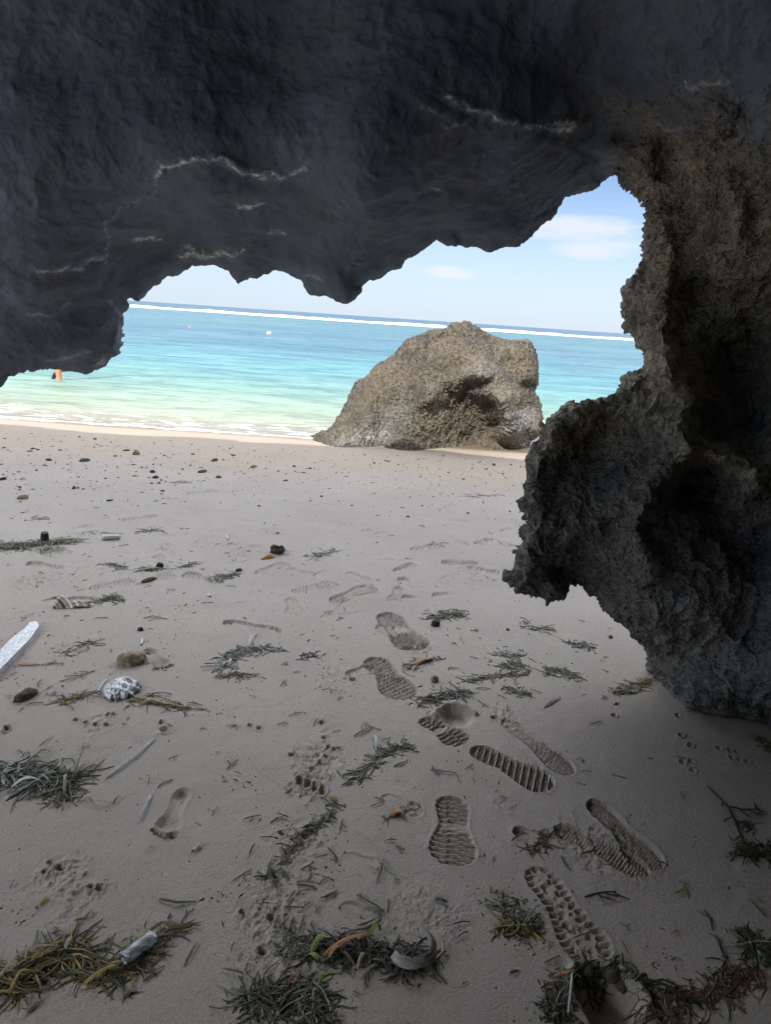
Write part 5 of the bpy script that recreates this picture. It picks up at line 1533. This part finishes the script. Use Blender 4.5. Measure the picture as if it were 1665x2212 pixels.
    for k, (p, s, m, nm, lab, cat, rot, rg) in enumerate(st):
        if nm == 'beach_stone' and p[1] < 1100: s = tuple(v * .8 for v in s)
        me = rock_mesh(nm, *s, 200 + k, 4 if k == 0 else 3, .30, rg)
        o = add_obj(nm, me, m)
        put(o, *p, s[2] * .22); o.rotation_euler = (0, 0, rot if k else .25)
        tag(o, lab, cat)
    # silvery splintered board at the left edge
    m_sil = mat_plain('silvery_board', (.66, .67, .70), (.34, .35, .38), .35, .6, 90, .8, Metallic=.35)
    out = [(82, 1341), (88, 1352), (66, 1380), (40, 1408), (10, 1440), (-20, 1470), (-60, 1500), (-70, 1480), (-20, 1425), (0, 1406), (22, 1384), (40, 1366), (60, 1352), (68, 1343)]
    P = np.array([ground_pt(*p, .02)[:2] for p in out]); c = P.mean(0); n = len(P)
    V = [(x - c[0], y - c[1], 0.0) for x, y in P] + [((x - c[0]) * .96, (y - c[1]) * .96, .024 + .004 * math.sin(k * 2.1)) for k, (x, y) in enumerate(P)]
    V.append((0, 0, .030)); F = [tuple(range(n))[::-1]] + [(k, (k + 1) % n, n + (k + 1) % n, n + k) for k in range(n)] + [(n + k, n + (k + 1) % n, 2 * n) for k in range(n)]
    o = add_obj('silvery_board', make_mesh('silvery_board', np.array(V), F, False), m_sil)
    o.location = (c[0], c[1], sand_z(c[:1], c[1:])[0] - .004); o.rotation_euler = (0, 0, 0)
    tag(o, 'long silvery white splintered board jutting in from the left edge', 'board')
    # crumpled silver wrapper
    m_foil = mat_plain('silver_foil', (.60, .64, .69), (.22, .20, .23), .36, .6, 45, .3, Metallic=.30)
    sc = pxm(262, 1486)
    def foil(u, v):
        a = np.stack([u * 5, v * 4, 0 * u], 1)
        x = (u - .5) * 82 * sc; y = (v - .5) * 62 * sc * 1.55
        rr_ = np.hypot((u - .5) * 2, (v - .5) * 2)
        an = np.arctan2(v - .5, u - .5)
        lim = .80 + .22 * fbm(np.stack([1.5 * np.cos(an), 1.5 * np.sin(an), 0 * an], 1) * 1.4, 4, 44) + .05 * np.sin(13 * an) * (np.cos(an) > 0)
        sq = np.where(rr_ > lim, lim / np.maximum(rr_, 1e-6), 1); rr_ = np.minimum(rr_ / lim, 1.2)
        z = .010 + .013 * fbm(a * .9, 3, 5, ridged=True) + .005 * np.sin(v * 30 + 7 * u) * sst(.3, .6, u) + .005 * fbm(a * 2.4, 2, 8, ridged=True)
        z = z * sst(1.15, .75, rr_) + .003
        return np.stack([x * sq, y * sq, np.maximum(z, .002)], 1)
    o = sheet('foil_wrapper', 60, 46, foil, m_foil)
    put(o, 264, 1492); o.rotation_euler = (0, 0, -.15)
    tag(o, 'crumpled shiny silver wrapper half wrapped in a seagrass stalk', 'wrapper')
    b = MB(); q = np.array([gxyz(212, 1496), gxyz(222, 1478), gxyz(232, 1468)]); q[:, 2] += .006
    b.blade(np.stack([np.interp(np.linspace(0, 1, 6), [0, .5, 1], q[:, k]) for k in range(3)], 1), .010, .005, PAL['silver'])
    tag(b.build('grass_sliver', M_WEED, None, tuple(q.mean(0))), 'whitish grass sliver touching the left side of the silver wrapper', 'seagrass blade')
    # folded tan and white wrapper
    m_strip = NT('striped_wrapper'); tc = m_strip.n('ShaderNodeTexCoord').outputs['Object']
    wv = m_strip.n('ShaderNodeTexWave', bands_direction='DIAGONAL'); wv.inputs['Scale'].default_value = 9; wv.inputs['Distortion'].default_value = 4; m_strip.l(tc, wv.inputs['Vector'])
    m_strip = m_strip.finish(m_strip.pbsdf(m_strip.ramp(wv.outputs['Fac'], [(.15, (.10, .085, .08)), (.35, (.36, .28, .15)), (.6, (.62, .58, .52)), (.9, (.30, .25, .16))]), .45, .4))
    s2 = pxm(160, 1303)
    def fold(u, v):
        x = (u - .5) * 66 * s2; y = (v - .5) * 26 * s2 * 1.8 * (1 - .75 * u)
        z = .004 + .050 * (1 - u) ** .8 * np.abs(np.sin(v * 3.14)) * (.6 + .4 * np.sin(u * 11)) + .012 * fbm(np.stack([u * 5, v * 5, 0 * u], 1), 3, 15)
        return np.stack([x, y, np.maximum(z, .002)], 1)
    o = sheet('folded_wrapper', 40, 24, fold, m_strip); put(o, 163, 1308); o.rotation_euler = (0, 0, .05)
    tag(o, 'folded tan and white striped wrapper beside a smooth footprint', 'wrapper')
    # plastic tube
    def tube(nm, a, b, r, mat, label, cat, end=True, rag=.08, lift=None):
        A, B = gxyz(*a), gxyz(*b); c = (A + B) / 2; d = B - A; L = np.linalg.norm(d[:2])
        nn, kk = 22, 9
        VV = []
        for k in range(kk):
            for j in range(nn):
                th = 2 * math.pi * j / nn
                r_ = r * (1 + rag * math.sin(3 * th + k * 1.7) + rag * .7 * math.sin(5 * th - k * 2.3))
                VV.append(((k / (kk - 1) - .5) * L, r_ * math.cos(th), r_ * math.sin(th) * .8))
        FF = [(k * nn + j, k * nn + (j + 1) % nn, (k + 1) * nn + (j + 1) % nn, (k + 1) * nn + j) for k in range(kk - 1) for j in range(nn)]
        o = add_obj(nm, make_mesh(nm, np.array(VV), FF), mat)
        md = o.modifiers.new('Solidify', 'SOLIDIFY'); md.thickness = r * .10
        o.location = (c[0], c[1], c[2] + (lift if lift is not None else r * .7)); o.rotation_euler = (0, 0, math.atan2(d[1], d[0]))
        return tag(o, label, cat)
    m_tube = mat_plain('frosted_plastic', (.56, .62, .60), (.44, .50, .48), .3, .5, 30, .1, Transmission_Weight=.35)
    m_clear = mat_plain('clear_plastic', (.86, .90, .92), (.75, .80, .84), .08, .7, 30, .5, Transmission_Weight=.75)
    tube('plastic_tube', (223, 1166), (259, 1165), .020, m_tube, 'pale cut plastic tube lying on the far left sand', 'tube')
    tube('plastic_sleeve', (268, 2086), (334, 2036), .016, m_clear, 'clear crinkled plastic sleeve lying on the seaweed rope', 'wrapper', rag=.16, lift=.022)
    tube('small_tube', (306, 1394), (308, 1382), .0055, m_tube, 'short pale bit of tube behind the pitted tan stone', 'tube', rag=.02)
    tube('white_stick', (489, 1158), (493, 1167), .005, m_white, 'tiny white stick on bare sand above the orange shell', 'stick', rag=.03)
    # clear plastic curl in the dark seaweed heap
    s3 = pxm(900, 2055)
    def curl(u, v):
        a = -2.6 + 3.6 * u
        r = 46 * s3 * (1 - .25 * v)
        x = r * np.cos(a); y = r * np.sin(a) * .9
        z = .006 + .020 * v + .010 * fbm(np.stack([u * 4, v * 4, 0 * u], 1), 3, 25) + .015 * sst(.6, 1, u)
        return np.stack([x, y, z], 1)
    m_curl = mat_plain('cloudy_plastic', (.52, .48, .46), (.34, .30, .29), .25, .5, 25, .4, Transmission_Weight=.4)
    o = sheet('plastic_curl', 46, 14, curl, m_curl, .0012); put(o, 888, 2062, .012)
    tag(o, 'cloudy clear plastic curl at the right end of the big dark seaweed heap', 'plastic scrap')
    # black cap behind the long weed bank
    import bmesh
    bm = bmesh.new()
    bmesh.ops.create_cone(bm, cap_ends=True, segments=20, radius1=.026, radius2=.022, depth=.045)
    bmesh.ops.bevel(bm, geom=[e for e in bm.edges], offset=.003, segments=2, affect='EDGES')
    me = bpy.data.meshes.new('bottle_cap'); bm.to_mesh(me); bm.free()
    o = add_obj('bottle_cap', me, m_blk); put(o, 98, 1168, .03); o.rotation_euler = (.12, .1, 0)
    tag(o, 'black plastic cap behind the long olive seaweed bank', 'bottle cap')
    # hollow brown stone: ring with an open top
    VV, FF = [], []
    prof = [(.030, .0), (.036, .018), (.034, .038), (.024, .043), (.015, .034), (.011, .010)]
    for k, (r, z) in enumerate(prof):
        for j in range(24):
            th = 2 * math.pi * j / 24
            w = 1 + .16 * math.sin(2 * th + k) + .10 * math.sin(5 * th + 2 * k) + .06 * math.sin(9 * th)
            VV.append((r * 1.15 * w * math.cos(th), r * w * math.sin(th), z * (1 + .18 * math.sin(3 * th))))
    for k in range(len(prof) - 1):
        for j in range(24): FF.append((k * 24 + j, k * 24 + (j + 1) % 24, (k + 1) * 24 + (j + 1) % 24, (k + 1) * 24 + j))
    FF.append(tuple((len(prof) - 1) * 24 + j for j in range(24)))
    o = add_obj('hollow_stone', make_mesh('hollow_stone', np.array(VV), FF), m_peb); put(o, 600, 1194); o.rotation_euler = (.35, 0, 0)
    tag(o, 'hollow dark brown stone behind the orange shell', 'stone')
    # shells: ribbed half cones
    def shell(nm, p, L, Wd, H, mats, label, rot, ribs=11):
        nu, nv = 26, 12
        u, v = [a.ravel() for a in np.meshgrid(np.linspace(-1, 1, nu), np.linspace(0, 1, nv))]
        wv_ = np.sin(np.clip(v, 0, 1) * math.pi * .62 + .06)
        x = (v - .5) * L; y = u * Wd * wv_; z = H * (1 - u ** 2) * wv_ * (1 - .25 * v) + H * .05 * np.cos(u * ribs * 3.14) * wv_
        V = np.stack([x, y, z], 1)
        i = (np.arange(nv - 1)[:, None] * nu + np.arange(nu - 1)[None, :]).ravel()
        t = thing(nm, label, 'shell')
        o = add_obj('shell_valve', make_mesh(nm, V, np.stack([i, i + 1, i + nu + 1, i + nu], 1)), mats[0], t)
        md = o.modifiers.new('Solidify', 'SOLIDIFY'); md.thickness = .0016
        tip = rock_mesh('shell_tip', L * .12, Wd * .32, H * .4, 5, 2, .1, 0)
        tip.materials.append(mats[1]); o2 = bpy.data.objects.new('shell_tip', tip); COL.objects.link(o2); o2.parent = t; o2.location = (-L * .47, 0, H * .18)
        put(t, *p); t.rotation_euler = (0, 0, rot)
        return t
    m_or = mat_plain('shell_orange', (.55, .28, .04), (.30, .10, .03), .4, .5, 40, .2)
    m_red = mat_plain('shell_red', (.26, .06, .035), (.14, .04, .03), .45, .5, 60, .2)
    shell('orange_shell', (578, 1206), .085, .020, .026, (m_or, m_white), 'yellow orange shell with a white tip on bare sand', .75)
    shell('small_shell', (424, 1834), .026, .010, .012, (m_white, m_red), 'tiny red and white shell alone on bare sand', .9)
    shell('grey_shell', (1024, 1361), .034, .013, .013, (m_white, m_tan), 'small whitish shell on a forked stem right of the green tuft', .3)
    shell('pink_shell', (437, 1229), .022, .012, .012, (m_white, m_tan), 'tiny pinkish shell left of the olive seagrass fan', .2)
    shell('cream_shell', (111, 1499), .030, .014, .015, (m_white, m_tan), 'small cream shell right of the brown coral lump', .4)
    shell('white_shell', (50, 1036), .050, .022, .030, (m_white, m_white), 'white shell on the far sand near the left edge', 1.2)
    shell('mauve_shell', (452, 1287), .030, .016, .012, (m_white, m_blk), 'dull white shell under the olive seagrass fan', 2.2)
    m_blue = mat_plain('blue_plastic', (.42, .52, .75), (.32, .42, .62), .3, .5, 40, .1)
    def chip(u, v):
        return np.stack([(u - .5) * .022, (v - .5) * .016 * (1 - .4 * u), .004 + .006 * np.sin(u * 3) + .002 * np.sin(v * 6)], 1)
    o = sheet('plastic_chip', 10, 8, chip, m_blue, .001); put(o, 640, 1451)
    tag(o, 'small pale blue plastic chip left of the wiry pale scrap', 'plastic scrap')

# ------------------------------------------------------------------ person wading, buoys
def skin_mesh(name, joints, edges, mat, parent, levels=2):
    me = bpy.data.meshes.new(name)
    me.from_pydata([j[0] for j in joints], edges, [])
    o = add_obj(name, me, mat, parent)
    md = o.modifiers.new('Skin', 'SKIN')
    sv = me.skin_vertices[0].data
    for k, j in enumerate(joints):
        r = j[1] if isinstance(j[1], tuple) else (j[1], j[1])
        sv[k].radius = r
        sv[k].use_root = (k == 0)
    md2 = o.modifiers.new('Subsurf', 'SUBSURF'); md2.levels = levels; md2.render_levels = levels
    dg = bpy.context.evaluated_depsgraph_get()
    m2 = bpy.data.meshes.new_from_object(o.evaluated_get(dg))
    o.modifiers.clear(); old = o.data; o.data = m2; bpy.data.meshes.remove(old)
    m2.name = name
    m2.materials.clear(); m2.materials.append(mat)
    m2.polygons.foreach_set('use_smooth', np.ones(len(m2.polygons), bool))
    return o

def build_person():
    g = ground_pt(134, 821, Z_SEA)
    base = base_height(g[:1], g[1:2])[0]
    skin = mat_plain('sunlit_skin', (.50, .22, .11), (.44, .19, .09), .55, .4, 20, .1)
    cloth = mat_plain('swim_shorts', (.05, .07, .12), (.03, .04, .08), .8, .2, 30, .2)
    shoe = mat_plain('neoprene', (.035, .035, .045), (.02, .02, .028), .6, .3, 40, .2)
    hair = mat_plain('dark_hair', (.03, .02, .015), (.015, .01, .008), .5, .4, 80, .5)
    t = thing('person', 'person wading through the shallows in dark ankle shoes, seen only below the cave roof', 'person', (g[0], g[1], base))
    J = [((.00, .0, .93), (.15, .11)), ((.02, .0, 1.12), (.135, .10)), ((.03, .0, 1.32), (.16, .11)), ((.03, .0, 1.43), (.13, .085)), ((.035, 0, 1.50), (.055, .055)), ((.05, 0, 1.58), (.075, .07)), ((.055, 0, 1.68), (.085, .075)), ((.05, 0, 1.75), (.05, .05)),
         ((.0, -.09, .86), .095), ((-.02, -.10, .50), .062), ((-.015, -.10, .40), .062), ((.015, -.10, .12), .040), ((.03, -.10, .05), .04),
         ((.02, .09, .86), .095), ((.10, .10, .52), .062), ((.06, .10, .45), .058), ((-.13, .10, .33), .036), ((-.18, .10, .29), .03),
         ((.03, -.19, 1.38), .055), ((.0, -.24, 1.12), .042), ((.10, -.24, .90), .030), ((.14, -.23, .84), .03),
         ((.03, .19, 1.38), .055), ((.06, .24, 1.12), .042), ((.18, .22, .94), .030), ((.22, .21, .89), .03)]
    E = [(0, 1), (1, 2), (2, 3), (3, 4), (4, 5), (5, 6), (6, 7), (0, 8), (8, 9), (9, 10), (10, 11), (11, 12), (0, 13), (13, 14), (14, 15), (15, 16), (16, 17), (3, 18), (18, 19), (19, 20), (20, 21), (3, 22), (22, 23), (23, 24), (24, 25)]
    # five fingers and a thumb's side offset on each hand
    for hub, sgn in ((21, -1), (25, 1)):
        hx, hy, hz = J[hub][0]
        for f, (dx, dy, ln) in enumerate(((.018, -.028 * sgn, .055), (.022, -.010 * sgn, .078), (.024, .006 * sgn, .084), (.022, .020 * sgn, .076), (.018, .032 * sgn, .060))):
            a = len(J)
            J.append(((hx + dx, hy + dy, hz - ln * .5), .009)); J.append(((hx + dx + .012, hy + dy, hz - ln), .0075))
            E += [(hub, a), (a, a + 1)]
    a = len(J)
    J.append(((.135, 0, 1.645), .012)); E.append((6, a))     # nose
    skin_mesh('body', J, E, skin, t)
    skin_mesh('shorts', [((.0, 0, .97), (.158, .118)), ((0, 0, .90), (.165, .125)), ((.0, -.09, .82), .112), ((-.01, -.10, .62), .095), ((.02, .09, .82), .112), ((.075, .10, .64), .095)], [(0, 1), (1, 2), (2, 3), (1, 4), (4, 5)], cloth, t)
    skin_mesh('hair', [((.03, 0, 1.70), (.092, .084)), ((.025, 0, 1.76), (.07, .065)), ((-.02, 0, 1.66), (.06, .07))], [(0, 1), (0, 2)], hair, t)
    skin_mesh('water_shoe', [((.012, -.10, .20), .047), ((.022, -.10, .08), .052), ((.03, -.10, .045), (.045, .045)), ((.12, -.10, .035), (.046, .035)), ((.20, -.10, .03), (.035, .026))], [(0, 1), (1, 2), (2, 3), (3, 4)], shoe, t)
    skin_mesh('water_shoe', [((-.09, .10, .355), .044), ((-.17, .10, .31), .046), ((-.20, .10, .26), (.04, .04)), ((-.225, .10, .18), (.036, .04)), ((-.22, .10, .12), (.026, .034))], [(0, 1), (1, 2), (2, 3), (3, 4)], shoe, t)

def build_buoys():
    import bmesh
    m_o = mat_plain('buoy_orange', (.80, .36, .20), (.62, .25, .13), .5, .4, 12, .2)
    m_w = mat_plain('buoy_white', (.85, .74, .62), (.75, .62, .50), .5, .4, 12, .2)
    m_r = mat_plain('buoy_rope', (.12, .10, .08), (.06, .05, .04), .9, .2, 60, .4)
    for (px, py, r, label) in ((581, 719, .15, 'pale orange ball buoy floating in the middle of the lagoon'), (410, 704, .07, 'tiny reddish float farther left than the ball buoy')):
        g = ground_pt(px, py + 3, Z_SEA)
        t = thing('buoy', label, 'buoy', (g[0], g[1], Z_SEA + r * .45), 'mooring floats in the lagoon')
        bm = bmesh.new(); bmesh.ops.create_uvsphere(bm, u_segments=28, v_segments=18, radius=r)
        for v in bm.verts: v.co.z *= .92
        me = bpy.data.meshes.new('float'); bm.to_mesh(me); bm.free(); me.polygons.foreach_set('use_smooth', np.ones(len(me.polygons), bool))
        add_obj('float', me, m_w if r > .1 else m_o, t)
        for nm, z, rr_, tb, mm in (('band', -.25 * r, r * .985, r * .14, m_o), ('rope_eye', r * .98, r * .16, r * .06, m_r)):
            V, F = [], []
            for a in range(28):
                for b in range(8):
                    A, B = a / 28 * 6.2832, b / 8 * 6.2832
                    q = ((rr_ + tb * math.cos(B)) * math.cos(A), (rr_ + tb * math.cos(B)) * math.sin(A), tb * math.sin(B))
                    V.append((q[0], q[1], q[2] + z) if nm == 'band' else (q[0], q[2], q[1] + z))
                    F.append((a * 8 + b, ((a + 1) % 28) * 8 + b, ((a + 1) % 28) * 8 + (b + 1) % 8, a * 8 + (b + 1) % 8))
            add_obj(nm, make_mesh(nm, np.array(V), F), mm, t)

build_world(); build_sun(); build_camera()
build_ground(); build_sea(); build_boulder(); build_cave()
build_debris(); build_person(); build_buoys()

S.view_settings.view_transform = 'Standard'
S.view_settings.look = 'None'
S.view_settings.exposure = EXPOSURE
S.view_settings.gamma = 1.0
S.view_settings.use_curve_mapping = False
S.cycles.max_bounces = 8
S.cycles.diffuse_bounces = 6
S.cycles.use_denoising = True
